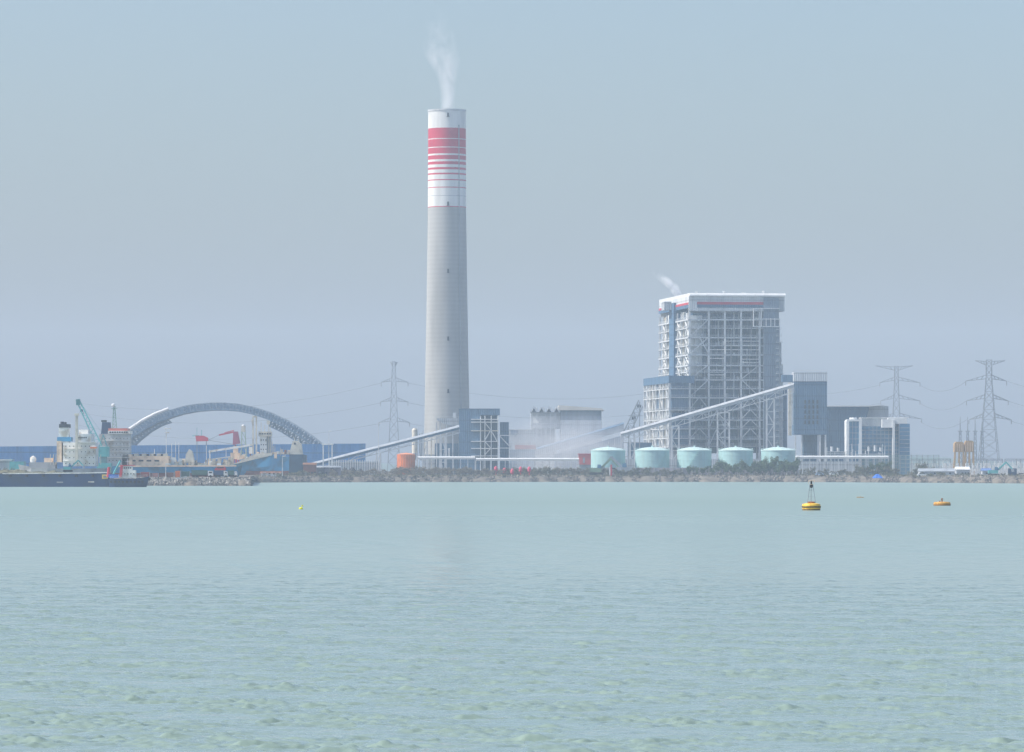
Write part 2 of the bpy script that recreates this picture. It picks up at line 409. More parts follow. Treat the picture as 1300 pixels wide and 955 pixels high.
def plume(name, label, p0, pts, dens, seed):
    """pts: (x, z, radius) centre line of the plume relative to p0"""
    n = 20; mb = MB(); M = []
    vs = []
    for x, z, r in pts:
        for i in range(n):
            g = 2 * math.pi * i / n; vs.append((p0[0] + x + r * math.cos(g), p0[1] + r * math.sin(g), p0[2] + z))
    fs = []
    for j in range(len(pts) - 1):
        fs += [(j * n + i, j * n + (i + 1) % n, (j + 1) * n + (i + 1) % n, (j + 1) * n + i) for i in range(n)]
    fs += [tuple(range(n - 1, -1, -1)), tuple(range((len(pts) - 1) * n, len(pts) * n))]
    mb.add(vs, fs)
    m = bpy.data.materials.new(name + '_vapour'); m.use_nodes = True; t = m.node_tree; N = t.nodes; L = t.links
    N.remove(N['Principled BSDF']); pv = N.new('ShaderNodeVolumePrincipled'); pv.inputs['Color'].default_value = (.97, .97, .97, 1)
    tc = N.new('ShaderNodeTexCoord'); sep = N.new('ShaderNodeSeparateXYZ')
    zt = pts[-1][1]
    off = Vector(p0)
    geo = N.new('ShaderNodeNewGeometry'); vm = N.new('ShaderNodeVectorMath'); vm.operation = 'SUBTRACT'; vm.inputs[1].default_value = p0
    L.new(geo.outputs['Position'], vm.inputs[0]); L.new(vm.outputs[0], sep.inputs[0])
    # centre line and radius as float curves over height
    hgt = N.new('ShaderNodeMapRange'); hgt.inputs['From Max'].default_value = zt; L.new(sep.outputs[2], hgt.inputs[0])
    def curve(vals, lo, hi):
        c = N.new('ShaderNodeFloatCurve'); cm = c.mapping; cv = cm.curves[0]
        P = [(z / zt, (v - lo) / (hi - lo)) for (x, z, r), v in zip(pts, vals)]
        cv.points[0].location = P[0]; cv.points[1].location = P[-1]
        for q in P[1:-1]: cv.points.new(*q)
        cm.update(); L.new(hgt.outputs[0], c.inputs['Value'])
        mr = N.new('ShaderNodeMapRange'); mr.inputs['To Min'].default_value = lo; mr.inputs['To Max'].default_value = hi
        L.new(c.outputs[0], mr.inputs[0]); return mr.outputs[0]
    xs = [p[0] for p in pts]; rs = [p[2] for p in pts]
    cx = curve(xs, min(xs) - .01, max(xs) + .01); cr_ = curve(rs, 0, max(rs) * 1.01)
    def math_(op, a, b=None, clampit=False):
        q = N.new('ShaderNodeMath'); q.operation = op; q.use_clamp = clampit
        for i, s in enumerate((a, b)):
            if s is None: continue
            if isinstance(s, (int, float)): q.inputs[i].default_value = s
            else: L.new(s, q.inputs[i])
        return q.outputs[0]
    nz = N.new('ShaderNodeTexNoise'); nz.inputs['Scale'].default_value = .085 if zt > 25 else .16; nz.inputs['Detail'].default_value = 6; nz.inputs['Roughness'].default_value = .62
    nz.inputs['Distortion'].default_value = .8
    mp = N.new('ShaderNodeMapping'); mp.inputs['Location'].default_value = (seed, seed * 2, 0); mp.inputs['Scale'].default_value = (1.2, 1.2, .8)
    L.new(vm.outputs[0], mp.inputs[0]); L.new(mp.outputs[0], nz.inputs['Vector'])
    dx = math_('SUBTRACT', sep.outputs[0], cx)
    rr = math_('SQRT', math_('ADD', math_('MULTIPLY', dx, dx), math_('MULTIPLY', sep.outputs[1], sep.outputs[1])))
    fall = math_('SUBTRACT', 1.0, math_('DIVIDE', rr, cr_), True)
    # ragged: noise threshold rises with height
    th = math_('ADD', .30, math_('MULTIPLY', hgt.outputs[0], .25))
    cl = math_('MULTIPLY', math_('SUBTRACT', nz.outputs['Fac'], th, True), 5.0)
    topf = math_('SUBTRACT', 1.08, hgt.outputs[0], True)
    dd = math_('MULTIPLY', math_('MULTIPLY', math_('MULTIPLY', cl, math_('POWER', fall, .6)), dens), topf)
    L.new(dd, pv.inputs['Density']); L.new(pv.outputs[0], N['Material Output'].inputs['Volume'])
    m.cycles.volume_step_rate = .3
    o = mb.build(name, m); tag(o, kind='stuff'); o['label'] = label
    return o
plume('smoke_plume', 'thin white smoke drifting up and left from the chimney top', (X(568.5, 2700), 2700, Z(139.4, 2700)),
      [(0, 0, 4.3), (0, 8, 4.6), (-.3, 16, 5.6), (-1, 23, 8), (-3, 30, 10.5), (-5, 38, 11), (-6, 47, 9), (-7.5, 58, 7)], .16, 3)

# ------------------------------------------------------------------ boiler house
def frame_at(px, d, ang=R(7.22)):
    return Matrix.Translation((X(px, d), d, 0)) @ Matrix.Rotation(ang, 4, 'Z')

def rail(mb, p, q, w=.18, hgt=1.1):
    p = Vector(p); q = Vector(q); n = max(1, int((q - p).length / 3))
    for k in (.55, 1.0): mb.bar(p + Vector((0, 0, hgt * k)), q + Vector((0, 0, hgt * k)), w * .6)
    for i in range(n + 1):
        a = p.lerp(q, i / n); mb.bar(a, a + Vector((0, 0, hgt)), w * .6)

def boiler():
    d = 2600; M = frame_at(874, d); k = .4393
    U = lambda px: (px - 874) * k
    Zz = lambda py: CH + (HZ - py) * d / F
    G = 3.4; W = 53.0; D = 104.0
    t = thing('boiler_house', 'tall open steel boiler house with white roof and red stripe behind the mint tanks', 'boiler house', tuple(M @ Vector((0, 0, G))))
    rnd = random.Random(11)
    top = Zz(395)
    cu = [U(875.5), U(900), U(920.3), U(941), U(964.5), U(987), ]
    cv = [0, 13, 26, 40, 52, 65, 78, 91, 103]
    fz = [Zz(y) for y in (566, 557, 544, 532.5, 520, 504.3, 493, 481.5, 472, 463.2, 449.8, 438.5, 427.8, 416, 405)]
    # columns
    def col(u, v, w=1.0, m=M_white):
        mb = MB(M); mb.box(u - w / 2, u + w / 2, v - w / 2, v + w / 2, G, top); mb.build('column', m, t)
    for u in cu: col(u, .5)
    for v in cv[1:]: col(.5, v, .7, M_steel)
    for v in cv[2::2]: col(W - .5, v, .9, M_steel)
    for u in cu[1:-1]: col(u, D, .9, M_steel)
    for u in cu[1:-1]: col(u, 9, .7, M_steel)
    # furnace casing
    mb = MB(M); z0 = Zz(575)
    mb.box(U(880), U(969), 11, 96, z0, top - 2)
    mb.build('furnace_casing', M_casing, t)
    # stepped wall panels and hoppers set in front of the casing
    for (a, b, y0, y1, v0, m) in [(881, 899, 397, 428, 6, M_cblue), (901, 919, 398, 430, 8, M_cblue2), (921, 940, 398, 446, 7, M_cblue2), (942, 962, 397, 425, 8, M_cblue2),
                                  (878, 899, 432, 480, 7, M_cblue), (902, 919, 452, 478, 7.5, M_cblue2), (922, 940, 466, 500, 6, M_cblue), (902, 939, 484, 520, 5.5, M_casing),
                                  (943, 963, 452, 500, 7, M_cblue2), (904, 938, 524, 566, 6, M_cblue2), (944, 962, 506, 560, 7, M_cblue), (880, 898, 500, 560, 7, M_cblue)]:
        mb = MB(M); mb.box(U(a), U(b), v0, 10.9, Zz(y1), Zz(y0)); mb.build('wall_panel', m, t)
    # floors: gratings with edge beams and rails on the open sides
    for i, z in enumerate(fz):
        big = i in (3, 5, 7, 9, 10, 12, 14)
        mb = MB(M); w = .75 if big else .45
        mb.box(-.3, W if z < Zz(500) else U(987), -.1, .7 if big else .4, z - w, z)
        mb.box(-.32, .5, .7, D, z - w, z - .01)
        mb.box(.5, 4.5, 4, D, z - .25, z - .03)
        mb.box(1, W - 3, 1.2, 6, z - .3, z - .12)
        rail(mb, (0.2, -.1, z), (U(966), -.1, z)); rail(mb, (-.2, .3, z), (-.2, D - .5, z))
        mb.build('floor', M_steel, t)
    # braces, front bays
    def br(u0, z0, u1, z1, v=0.0, w=.5):
        mb = MB(M); mb.bar((u0, v, z0), (u1, v, z1), w); mb.build('brace', M_steel, t)
    F_ = lambda y: Zz(y)
    c = cu
    for a, b in ((405, 427.8), (427.8, 449.8), (463, 481.5), (504, 520), (520, 532.5), (544, 557)):
        br(c[0], F_(b), (c[0] + c[1]) / 2 if b > 500 else c[1], F_(a))
        if b > 500 or b == 449.8: br(c[1], F_(b), (c[0] + c[1]) / 2, F_(a))
    br(c[0], F_(504.3), c[1], F_(481.5)); br(c[3], F_(481.5), c[4], F_(463)); br(c[4], F_(504), c[3], F_(481.5))
    for a, b in ((504, 520), (520, 532.5), (532.5, 544), (544, 557)):
        br(c[3], F_(b), (c[3] + c[4]) / 2, F_(a)); br(c[4], F_(b), (c[3] + c[4]) / 2, F_(a))
    for a, b in ((520, 544), (544, 566)):
        br(c[1], F_(b), (c[1] + c[2]) / 2, F_(a)); br(c[2], F_(b), (c[1] + c[2]) / 2, F_(a))
    for j in range(0, 8, 2):
        for a, b in ((405, 427.8), (427.8, 449.8), (449.8, 463), (463, 481.5)):
            mb = MB(M); mb.bar((0.2, cv[j], F_(b)), (0.2, cv[j + 1], F_(a)), .6); mb.bar((0.2, cv[j + 1], F_(b)), (.2, cv[j], F_(a)), .6); mb.build('brace', M_white, t)
    # horizontal tube banks on the front (close white pipes)
    mb = MB(M)
    for y in (433, 438.5, 444, 456, 460): mb.tube((U(921 if y < 450 else 942), -.3, Zz(y)), (U(964), -.3, Zz(y)), .22)
    for y in (444, 455, 470, 476): mb.tube((U(898), .1, Zz(y)), (U(921), .1, Zz(y)), .22)
    mb.bar((U(921), -.4, Zz(427)), (U(921), -.4, Zz(450)), .4); mb.bar((U(964), -.4, Zz(427)), (U(964), -.4, Zz(456)), .4)
    mb.build('pipe_bank', M_white, t)
    for i in range(90):                                              # pumps, valves and cabinets on the floors
        z = rnd.choice(fz[:-1]); u = rnd.uniform(1, W - 6); v = rnd.uniform(1.4, 5)
        s = rnd.uniform(.5, 1.6); MB(M).box(u, u + s, v, v + s, z, z + rnd.uniform(.8, 3)).build('equipment_cabinet', M_grey if i % 3 else M_cwhite, t)
    for i in range(46):
        mb = MB(M); u = rnd.uniform(1, W - 8); z = rnd.choice(fz[1:-2]); z2 = z + rnd.choice((5, 9, 14, 20)); v = rnd.uniform(2, 6.5)
        mb.tube((u, v, z), (u, v, min(z2, top - 1)), rnd.uniform(.15, .4), n=6)
        if rnd.random() < .6: mb.tube((u, v, z), (u + rnd.uniform(-7, 7), v, z), rnd.uniform(.15, .35), n=6)
        mb.build('riser_pipe', M_steel, t)
    # side bay clutter: pale ducts and cladding strips catching the sun
    for v0, v1, y0, y1 in ((5, 11, 400, 478), (16, 22, 396, 470), (28, 34, 404, 480), (66, 72, 398, 474), (76, 83, 402, 480), (86, 96, 396, 470)):
        mb = MB(M); mb.box(2, 8.5, v0, v1, Zz(y1), Zz(y0)); mb.build('side_duct', M_cream if v0 > 20 else M_cwhite, t)
    for i in range(70):
        mb = MB(M); v = rnd.uniform(3, D - 3); z = rnd.choice(fz[5:]); u = rnd.uniform(.9, 1.9)
        mb.tube((u, v, z), (u, v + rnd.uniform(-3, 3), min(z + rnd.uniform(4, 12), top)), rnd.uniform(.2, .45), n=6); mb.build('side_pipe', M_white, t)
    mb = MB(M); mb.box(-1.2, 6, 43, 60, G, Zz(381)); mb.build('side_shaft', M_cblue, t)
    # roof: slab, fascia, red stripe
    zr = Zz(372.6)
    mb = MB(M); mb.xprism([(-2.0, zr - 1.5), (-1.9, zr - .75), (-1.0, zr + .2), (D + 1, zr + .2), (D + 1, zr - 1.5)], .4, W + 1); mb.build('roof', M_white, t)
    mb = MB(M)
    mb.box(.2, W + .6, -.6, 0.6, top, zr - 1.503)
    mb.box(W - 8, W + .55, .6, D, top, zr - 1.503)
    mb.box(.25, 1, .6, D, Zz(388), zr - 1.503)
    mb.box(1, W - 8, D - 1, D, top, zr - 1.503)
    fo = mb.build('fascia', M_cwhite, t)
    MB(M).box(U(884.7), U(969.4), -.9, -.62, Zz(386.6), Zz(383.3)).build('red_stripe', M_red, fo)
    MB(M).box(U(884.7), U(969.4), -.9, -.62, Zz(390.6), Zz(386.62)).build('grey_stripe', M_cblue, fo)
    MB(M).box(-.1, .24, .6, D, Zz(386.8), Zz(384)).build('red_stripe', M_red, fo)
    MB(M).box(-.1, .24, .6, D, Zz(391), Zz(386.82)).build('grey_stripe', M_cblue, fo)
    # lift shaft on the right and its stair gallery
    MB(M).box(U(969), U(988), -2.5, 8, G, Zz(378)).build('lift_shaft', clad('shaft_cladding', (.15, .20, .26), 1.2), t)
    mb = MB(M)
    for y in (391, 404.5, 414): mb.box(U(955), U(988.5), -3.4, -2.6, Zz(y) - .45, Zz(y))
    for p in (955, 965, 971, 977, 982, 988): mb.box(U(p), U(p) + .4, -3.45, -2.55, Zz(414), Zz(391 if p < 970 else 404))
    mb.build('stair_gallery', M_white, t)
    mb = MB(M)
    for y in range(418, 575, 8): mb.box(U(984), U(990 + rnd.uniform(0, 4)), -3.2, 4, Zz(y) - .3, Zz(y)); rail(mb, (U(985), -3.3, Zz(y)), (U(991), -3.3, Zz(y)))
    mb.build('landing', M_steel, t)
    mb = MB(M)
    for u in (989.5, 991.5, 993.5): mb.tube((U(u), 1, G), (U(u), 1, Zz(399 + (u - 989) * 14)), .5)
    mb.tube((U(992), 1, Zz(480)), (U(1003), 1, Zz(480)), 1.5)
    mb.build('downcomer_pipe', M_steel, t)
    # roof vents
    mb = MB(M)
    for u, v in ((10, 30), (24, 22), (38, 40), (45, 15)):
        mb.tube((u, v, zr), (u, v, zr + 1.6), .8); mb.tube((u, v, zr + 1.6), (u, v, zr + 2.1), 1.2)
    mb.build('roof_vent', M_steel, t)
    MB(M).box(-5.5, -1.3, 50, 60, Zz(390), Zz(379)).build('vent_stack', M_cgrey, t)

    MB(M).box(U(988.2), U(1002), 6, 60, G, Zz(494)).build('bunker_bay', M_casing, t)
    # lower annex
    M2 = frame_at(849, 2570); k2 = .4283 / .992; U2 = lambda px: (px - 849) * k2
    Z2 = lambda py: CH + (HZ - py) * 2570 / F
    a = thing('duct_annex', 'lower open framed annex with slate blue fascia left of the boiler house', 'plant building', tuple(M2 @ Vector((0, 0, G))))
    Wd, Dd = U2(882), 90
    zt = Z2(477)
    mb = MB(M2); mb.box(0, Wd, 0, Dd, zt - 4.0, zt); mb.build('roof_fascia', M_cblue, a)
    for u, v in [(0.6, .6), (U2(876), .6)] + [(.6, v) for v in (11, 23, 35, 47, 58, 69, 80, 89)] + [(Wd - .6, v) for v in (26,)]:
        mb = MB(M2); mb.box(u - .45, u + .45, v - .45, v + .45, G, zt - 4.0); mb.build('column', M_steel, a)
    for y in (493, 504, 520, 532, 544, 556, 567):
        mb = MB(M2); z = Z2(y); mb.box(-.02, Wd, .1, .6, z - .5, z); mb.box(.1, .6, .6, Dd, z - .5, z); mb.box(.8, Wd, .9, 24, z - .3, z - .05)
        mb.box(.8, 6, 24, Dd, z - .3, z - .05)
        rail(mb, (0, 0, z), (Wd, 0, z)); rail(mb, (0, 0, z), (0, Dd, z)); mb.build('floor', M_steel, a)
    MB(M2).box(U2(853), U2(875), 1.2, 20, Z2(520), Z2(482)).build('duct_casing', M_cblue, a)
    MB(M2).box(U2(856), U2(876), 2.5, 20, Z2(565), Z2(524)).build('duct_casing', M_casing, a)
    for v0, m in ((8, M_cwhite), (27, M_cream), (44, M_cblue), (62, M_cream), (74, M_cwhite)):
        MB(M2).box(1.5, 7, v0, v0 + 7, Z2(567), Z2(486)).build('side_duct', m, a)
    for i in range(40):
        v = rnd.uniform(2, Dd - 3); z = Z2(rnd.choice((493, 504, 520, 532, 544, 556))); u = rnd.uniform(.9, 1.4)
        MB(M2).tube((u, v, z), (u, v + rnd.uniform(-3, 3), z + rnd.uniform(2, 5)), rnd.uniform(.2, .4), n=6).build('side_pipe', M_white, a)
    for v0 in (0, 23, 47, 69):
        for y0, y1 in ((493, 520), (520, 544), (544, 567)):
            mb = MB(M2); mb.bar((.2, v0 + .6, Z2(y1)), (.2, v0 + 11, Z2(y0)), .4); mb.bar((.2, v0 + 11, Z2(y1)), (.2, v0 + .6, Z2(y0)), .4); mb.build('brace', M_steel, a)
boiler()
def ladder_frame():
    d = 2530; t = thing('access_tower', 'steep lattice stair frame climbing at the lower left of the framed annex', 'tower', (X(800, d), d, 3.4))
    mb = MB()
    for q in (0, 4):
        a0, a1, b0, b1 = PT(790, 552, d + q), PT(811, 508, d + q), PT(797, 556, d + q), PT(816, 516, d + q)
        mb.bar(a0, a1, .6); mb.bar(b0, b1, .6)
        for i in range(9): mb.bar(a0.lerp(a1, i / 9), b0.lerp(b1, (i + 1) / 9), .25); mb.bar(b0.lerp(b1, i / 9), a0.lerp(a1, i / 9), .25)
        for px, py in ((791, 552), (798, 540), (805, 524), (812, 510)): mb.bar((X(px, d), d + q, 3.4), PT(px, py, d + q), .45)
        for py in (528, 545, 562, 580): mb.bar(PT(798 if py < 545 else 791, py, d + q), PT(816, py, d + q), .35)
    mb.build('lattice', M_galv, t)
    for px, py in ((809, 514), (802, 529), (794, 547)): MB().pbox(px, px + 5, py, py + 3.5, d + 1, 3).build('drive_house', M_dark if py < 545 else M_conc, t)
    MB().pbox(797, 828, 562, 590, d + 10, 6).build('base_building', M_cblue, t)
ladder_frame()
plume('steam_plume', 'small white steam wisp blowing left off the boiler house roof', (X(864, 2640), 2648, Z(380, 2640)),
      [(0, 0, 1.6), (-1.5, 3, 2.6), (-5, 8, 4), (-10, 12, 4.5), (-14, 16, 3)], .9, 9)

# ------------------------------------------------------------------ conveyors
def trestle(mb, px0, px1, pyt, d, G=3.4, dep=5):
    x0, x1 = X(px0, d), X(px1, d); zt = Z(pyt, d)
    n = max(2, int((zt - G) / 6))
    for y in (d, d + dep):
        for x in (x0, x1): mb.bar((x, y, G), (x, y, zt), .7)
        for i in range(n):
            za, zb = G + (zt - G) * i / n, G + (zt - G) * (i + 1) / n
            mb.bar((x0, y, zb), (x1, y, zb), .35)
            mb.bar((x0, y, za), (x1, y, zb), .28) if i % 2 else mb.bar((x1, y, za), (x0, y, zb), .28)
    for x in (x0, x1):
        for i in range(n):
            zb = G + (zt - G) * (i + 1) / n; mb.bar((x, d, zb), (x, d + dep, zb), .3)

def conveyor(name, label, p0, p1, d, hgt, trs, mt, mside, dep=5, truss=3.0, d1=None):
    d1 = d1 or d
    A = PT(*p0, d); B = PT(*p1, d1)
    t = thing(name, label, 'conveyor', (A.x, A.y, 3.4))
    dv = Vector((0, dep, 0)); up = Vector((0, 0, 1))
    def slab(mb, a, b, z0, z1, y0, y1):
        vs = []
        for p in (a, b):
            for (yy, zz) in ((y0, z0), (y1, z0), (y1, z1), (y0, z1)): vs.append(p + Vector((0, yy, zz)))
        mb.add(vs, [(0, 1, 2, 3), (7, 6, 5, 4), (0, 4, 5, 1), (1, 5, 6, 2), (2, 6, 7, 3), (3, 7, 4, 0)])
    g = MB(); slab(g, A, B, -hgt, -.905, 0, dep); g.build('gallery', mside, t)
    r = MB(); vs = []
    for p in (A, B):
        for (yy, zz) in ((-.25, -.9), (-.25, -.75), (.5, -.1), (dep / 2, .35), (dep - .5, -.1), (dep + .25, -.75), (dep + .25, -.9)): vs.append(p + Vector((0, yy, zz)))
    r.add(vs, [tuple(range(7)), tuple(range(13, 6, -1))] + [(i, i + 7, (i + 1) % 7 + 7, (i + 1) % 7) for i in range(7)]); r.build('roof', mt, t)
    if truss:
        mb = MB(); L = (B - A); n = max(4, int(L.length / 5))
        for y in (.3, dep - .3):
            o = Vector((0, y, 0))
            mb.bar(A + o - up * (hgt + truss), B + o - up * (hgt + truss), .4)
            for i in range(n):
                a = A + L * (i / n); b = A + L * ((i + 1) / n)
                if i % 2: mb.bar(a + o - up * hgt, b + o - up * (hgt + truss), .28)
                else: mb.bar(a + o - up * (hgt + truss), b + o - up * hgt, .28)
                mb.bar(b + o - up * hgt, b + o - up * (hgt + truss), .22)
        mb.build('truss', M_steel, t)
    for px0, px1 in trs:
        f = ((px0 + px1) / 2 - p0[0]) / (p1[0] - p0[0]); dd = d + (d1 - d) * f
        py = p0[1] + (p1[1] - p0[1]) * f + (hgt + truss) / dd * F
        mb = MB(); trestle(mb, px0, px1, py, dd + .3, dep=dep - .6); mb.build('trestle', M_steel, t)
    return t
conveyor('coal_conveyor', 'long sloping pale conveyor gallery crossing in front of the boiler house', (788, 549.5), (1008, 486.5), 2510, 2.3,
         [(800, 806), (853, 862), (911, 926), (973.5, 983)], M_conv, M_cgrey, 5, 2.6)
conveyor('coal_conveyor', 'grey conveyor gallery climbing from the coal yard to the stair tower right of the chimney', (396, 588), (583, 540.5), 2490, 2.0,
         [(446, 451), (478, 483), (537, 542), (560, 565)], M_grey, M_cblue, 4.5, 1.8)
conveyor('coal_conveyor', 'wide faded conveyor gallery behind, running from the sawtooth hall to the annex', (668, 573), (792, 537), 2860, 4.8,
         [(700, 706), (735, 741)], M_cblue, M_cgrey, 7, 0)

def transfer_tower():
    d = 2520; t = thing('transfer_tower', 'slate blue coal transfer tower on legs at the top end of the long conveyor', 'tower', (X(1029, d), d, 3.4))
    MB().pbox(1008.5, 1050, 484.4, 552, d, 20).build('wall', M_cblue, t)
    MB().pbox(1008, 1050.5, 472.5, 484.2, d - .3, 20.6).build('parapet', clad('pale_parapet', (.50, .53, .56), 1.2), t)
    for a, b in ((1009, 1011), (1017, 1018.5), (1040, 1042), (1047, 1049)):
        for dy in (0.5, 17): MB().pbox(a, b, 552, 604, d + dy, 1.2).build('leg', M_white, t)
    MB().pbox(1020, 1038, 552, 604, d + 8, 10).build('chute', M_cblue2, t)
    for i in range(4):
        for j in range(5):
            MB().pbox(1021 + i * 5.2, 1023.2 + i * 5.2, 508 + j * 6.5, 512.5 + j * 6.5, d - .12, .5).build('window', M_dark, t)
    MB().pbox(1001, 1005, 486, 553, d + 1, 2.5).build('downpipe', M_cream, t)
    MB().pbox(1005.6, 1007, 486, 540, d + 1, 1).build('downpipe', M_steel, t)
    mb = MB(); mb.pbox(993, 1008, 476, 485, d + 9, 9); mb.build('head_house', M_cblue, t)
    mb = MB(); rail(mb, (X(1008, d), d - .2, Z(472.5, d)), (X(1050, d), d - .2, Z(472.5, d))); mb.build('handrail', M_steel, t)
transfer_tower()

def turbine_hall():
    d = 2600; t = thing('turbine_hall', 'dark slate turbine hall with slanted end and white roof line right of the transfer tower', 'hall', (X(1090, d), d, 3.4))
    x0 = X(1048, d)
    mb = MB(); mb.prism([(x0, 3.4), (X(1098, d), 3.4), (X(1098, d), Z(540, d)), (X(1104, d), Z(516.5, d)), (x0, Z(516.5, d))], d, d + 60); mb.build('wall', M_cblue2, t)
    mb = MB(); mb.prism([(x0, Z(516.3, d)), (X(1104.5, d), Z(516.3, d)), (X(1126, d), Z(514.3, d)), (X(1104.5, d), Z(514.9, d)), (x0, Z(514.9, d))], d - .6, d + 60); mb.build('roof', M_white, t)
    mb = MB(); mb.box(X(1098, d + 4), X(1128, d + 4), d + 4, d + 60, 3.4, Z(515.8, d + 4)); mb.build('rear_wall', M_cgrey, t)
turbine_hall()

def office():
    d = 2440; t = thing('office_building', 'blue glass control building with two white framed towers in front of the turbine hall', 'office building', (X(1115, d), d, 3.4))
    # left tower: rounded frame
    mb = MB(); P = []
    for a in range(0, 91, 15): P.append((X(1079, d) + 1.6 - 1.6 * math.cos(R(a)) - .8, Z(533.5, d) - 1.6 + 1.6 * math.sin(R(a))))
    x0, x1 = X(1074.5, d), X(1094, d); zt = Z(532.5, d); w = 1.4
    mb.box(x0, x0 + w, d - .8, d + 14, 3.4, zt - 1); mb.box(x1 - w, x1, d - .8, d + 14, 3.4, zt - 1)
    mb.prism([(x0, zt - 1), (x1, zt - 1), (x1 - .3, zt - .2), (x1 - 1, zt), (x0 + 1, zt), (x0 + .3, zt - .2)], d - .8, d + 14)
    mb.build('tower_frame', M_white, t)
    g = MB().box(x0 + w + .02, x1 - w - .02, d, d + 12, 3.4, zt - 1.02).build('glazing', M_glass, t)
    mb = MB()
    for i in range(1, 9): z = 3.4 + (zt - 4.4) * i / 9; mb.box(x0 + w, x1 - w, d - .15, d - .02, z, z + .25)
    for i in range(1, 3): x = x0 + w + (x1 - x0 - 2 * w) * i / 3; mb.box(x, x + .2, d - .2, d - .03, 3.4, zt - 1.1)
    mb.build('mullion', M_grey, g)
    mb = MB(); mb.tube(((x0 + x1) / 2, d + 6, zt), ((x0 + x1) / 2, d + 6, zt + 1), 2); mb.build('roof_drum', M_white, t)
    # linking wall
    g = MB().pbox(1094, 1141, 541.5, 604, d + 6, 14).build('glazing', M_glass, t)
    mb = MB()
    for py in range(546, 600, 5): mb.pbox(1094, 1141, py, py + .7, d + 5.8, .18)
    for px in range(1098, 1141, 5): mb.pbox(px, px + .5, 542, 604, d + 5.75, .2)
    mb.build('mullion', M_grey, g)
    MB().pbox(1094, 1142, 531, 541.4, d + 6, 15).build('link_wall', M_cgrey, t)
    MB().pbox(1093, 1154, 530.2, 531, d + 5, 17).build('roof', M_white, t)
    MB().pbox(1120, 1134, 532.4, 543, d - .5, 8).build('sign_wall', M_white, t)
    MB().pbox(1133.2, 1136, 533, 604, d - 1, 4).build('pillar', M_white, t)
    MB().pbox(1127, 1151.5, 531.2, 538, d - .2, 12).build('canopy', M_white, t)
    g = MB().pbox(1141.5, 1155, 538.2, 604, d, 16).build('glazing', M_glass, t)
    mb = MB()
    for py in range(543, 600, 5): mb.pbox(1141.5, 1155, py, py + .6, d - .2, .18)
    mb.pbox(1141, 1142, 538.4, 604, d - .4, .5)
    mb.build('mullion', M_grey, g)
office()

def stair_tower():
    d = 2620; G = 3.4
    t = thing('stair_tower', 'slate blue crusher tower with white external stair frame right of the chimney', 'tower', (X(608, d), d, G))
    MB().pbox(582.5, 610, 518.8, 604, d + 1, 18).build('wall', M_cblue, t)
    MB().pbox(610, 634.5, 518.8, 527, d + 1, 18).build('head_wall', M_cblue, t)
    MB().pbox(610.2, 632, 527, 604, d + 7, 12).build('rear_wall', M_cblue2, t)
    for px in (609.5, 615, 623, 631.5):
        MB().pbox(px, px + 1.2, 528, 603, d - .5, .6).build('column', M_white, t)
    for py in (532, 535.5, 546.5, 560, 569, 578.5):
        MB().pbox(598 if py > 540 else 598, 633, py, py + 1, d - 1.2, 7).build('landing', M_white if py != 546.5 else M_cream, t)
    for a, b, c, e in ((615, 536, 623, 546), (623, 546, 615, 560), (615, 560, 623, 569), (623, 569, 615, 578), (631, 560, 623, 546)):
        mb = MB(); mb.bar(PT(a, b, d - 1.5), PT(c, e, d - 1.5), .5, .5); mb.build('stair_flight', M_steel, t)
    mb = MB(); mb.pbox(634.6, 646, 536, 604, d + 6, 14); mb.build('side_wing', M_cblue, t)
    mb = MB()
    for a, b, c, e in ((634, 553, 648, 553), (648, 553, 648, 569), (634, 553, 648, 568), (634, 569, 648, 569)): mb.bar(PT(a, b, d + 1), PT(c, e, d + 1), .5)
    mb.build('side_frame', M_white, t)
stair_tower()

def precip():
    d = 2660; G = 3.4
    t = thing('filter_house', 'grey filter house on columns with sagging duct, standing in front of the chimney foot', 'plant building', (X(565, d), d, G))
    poly = [(X(553.5, d), Z(531, d)), (X(582, d), Z(531, d)), (X(582, d), Z(541, d)), (X(572, d), Z(540, d)), (X(563, d), Z(538, d)), (X(556, d), Z(534.5, d))]
    mb = MB(); mb.prism(poly, d, d + 8); mb.build('duct', M_cgrey, t)
    for px in (538, 547, 553.5, 558, 566, 574): MB().pbox(px, px + 1.5, 536 if px > 552 else 556, 604, d + 1, 1).build('column', M_cream if px < 552 else M_steel, t)
    MB().pbox(552, 582, 563, 604, d + 6, 8).build('lower_casing', M_cblue, t)
    MB().pbox(537, 552, 577, 604, d + 4, 10).build('pump_room', M_cgrey, t)
    MB().pbox(569, 571, 569, 580, d + .5, 1).build('downpipe', M_white, t)
    mb = MB(); rail(mb, PT(553, 531, d), PT(582, 531, d)); mb.pbox(575, 579, 524, 531, d + 2, 2); mb.build('handrail', M_steel, t)
precip()
s = None
for i, (px, py, w, lab) in enumerate(((526.5, 546, 7, 'cream cylindrical silo left of the chimney foot, the wider of the pair'), (534.5, 552, 5, 'grey slender silo standing against the chimney foot'))):
    d = 2680; t = thing('silo', lab, 'silo', (X(px, d), d, 3.4)); r = w / 2 * d / F
    MB().lathe((X(px, d), d, 3.4), [(r, 12), (r, Z(py, d) - 3.4), (r * .6, Z(py, d) - 2.4)], 20).build('shell', M_cream if i == 0 else M_grey, t, False)
    MB().lathe((X(px, d), d, 3.4), [(r * .3, 8), (r * .98, 12)], 20).build('hopper', M_grey, t)
    mb = MB()
    for a in range(4): g = R(45 + 90 * a); mb.bar((X(px, d) + r * math.cos(g), d + r * math.sin(g), 3.4), (X(px, d) + r * math.cos(g), d + r * math.sin(g), 15.5), .4)
    mb.bar((X(px, d) + r, d - .5, 3.4), (X(px, d) + r, d - .5, Z(py - 6, d)), .3); mb.build('support_frame', M_steel, t)

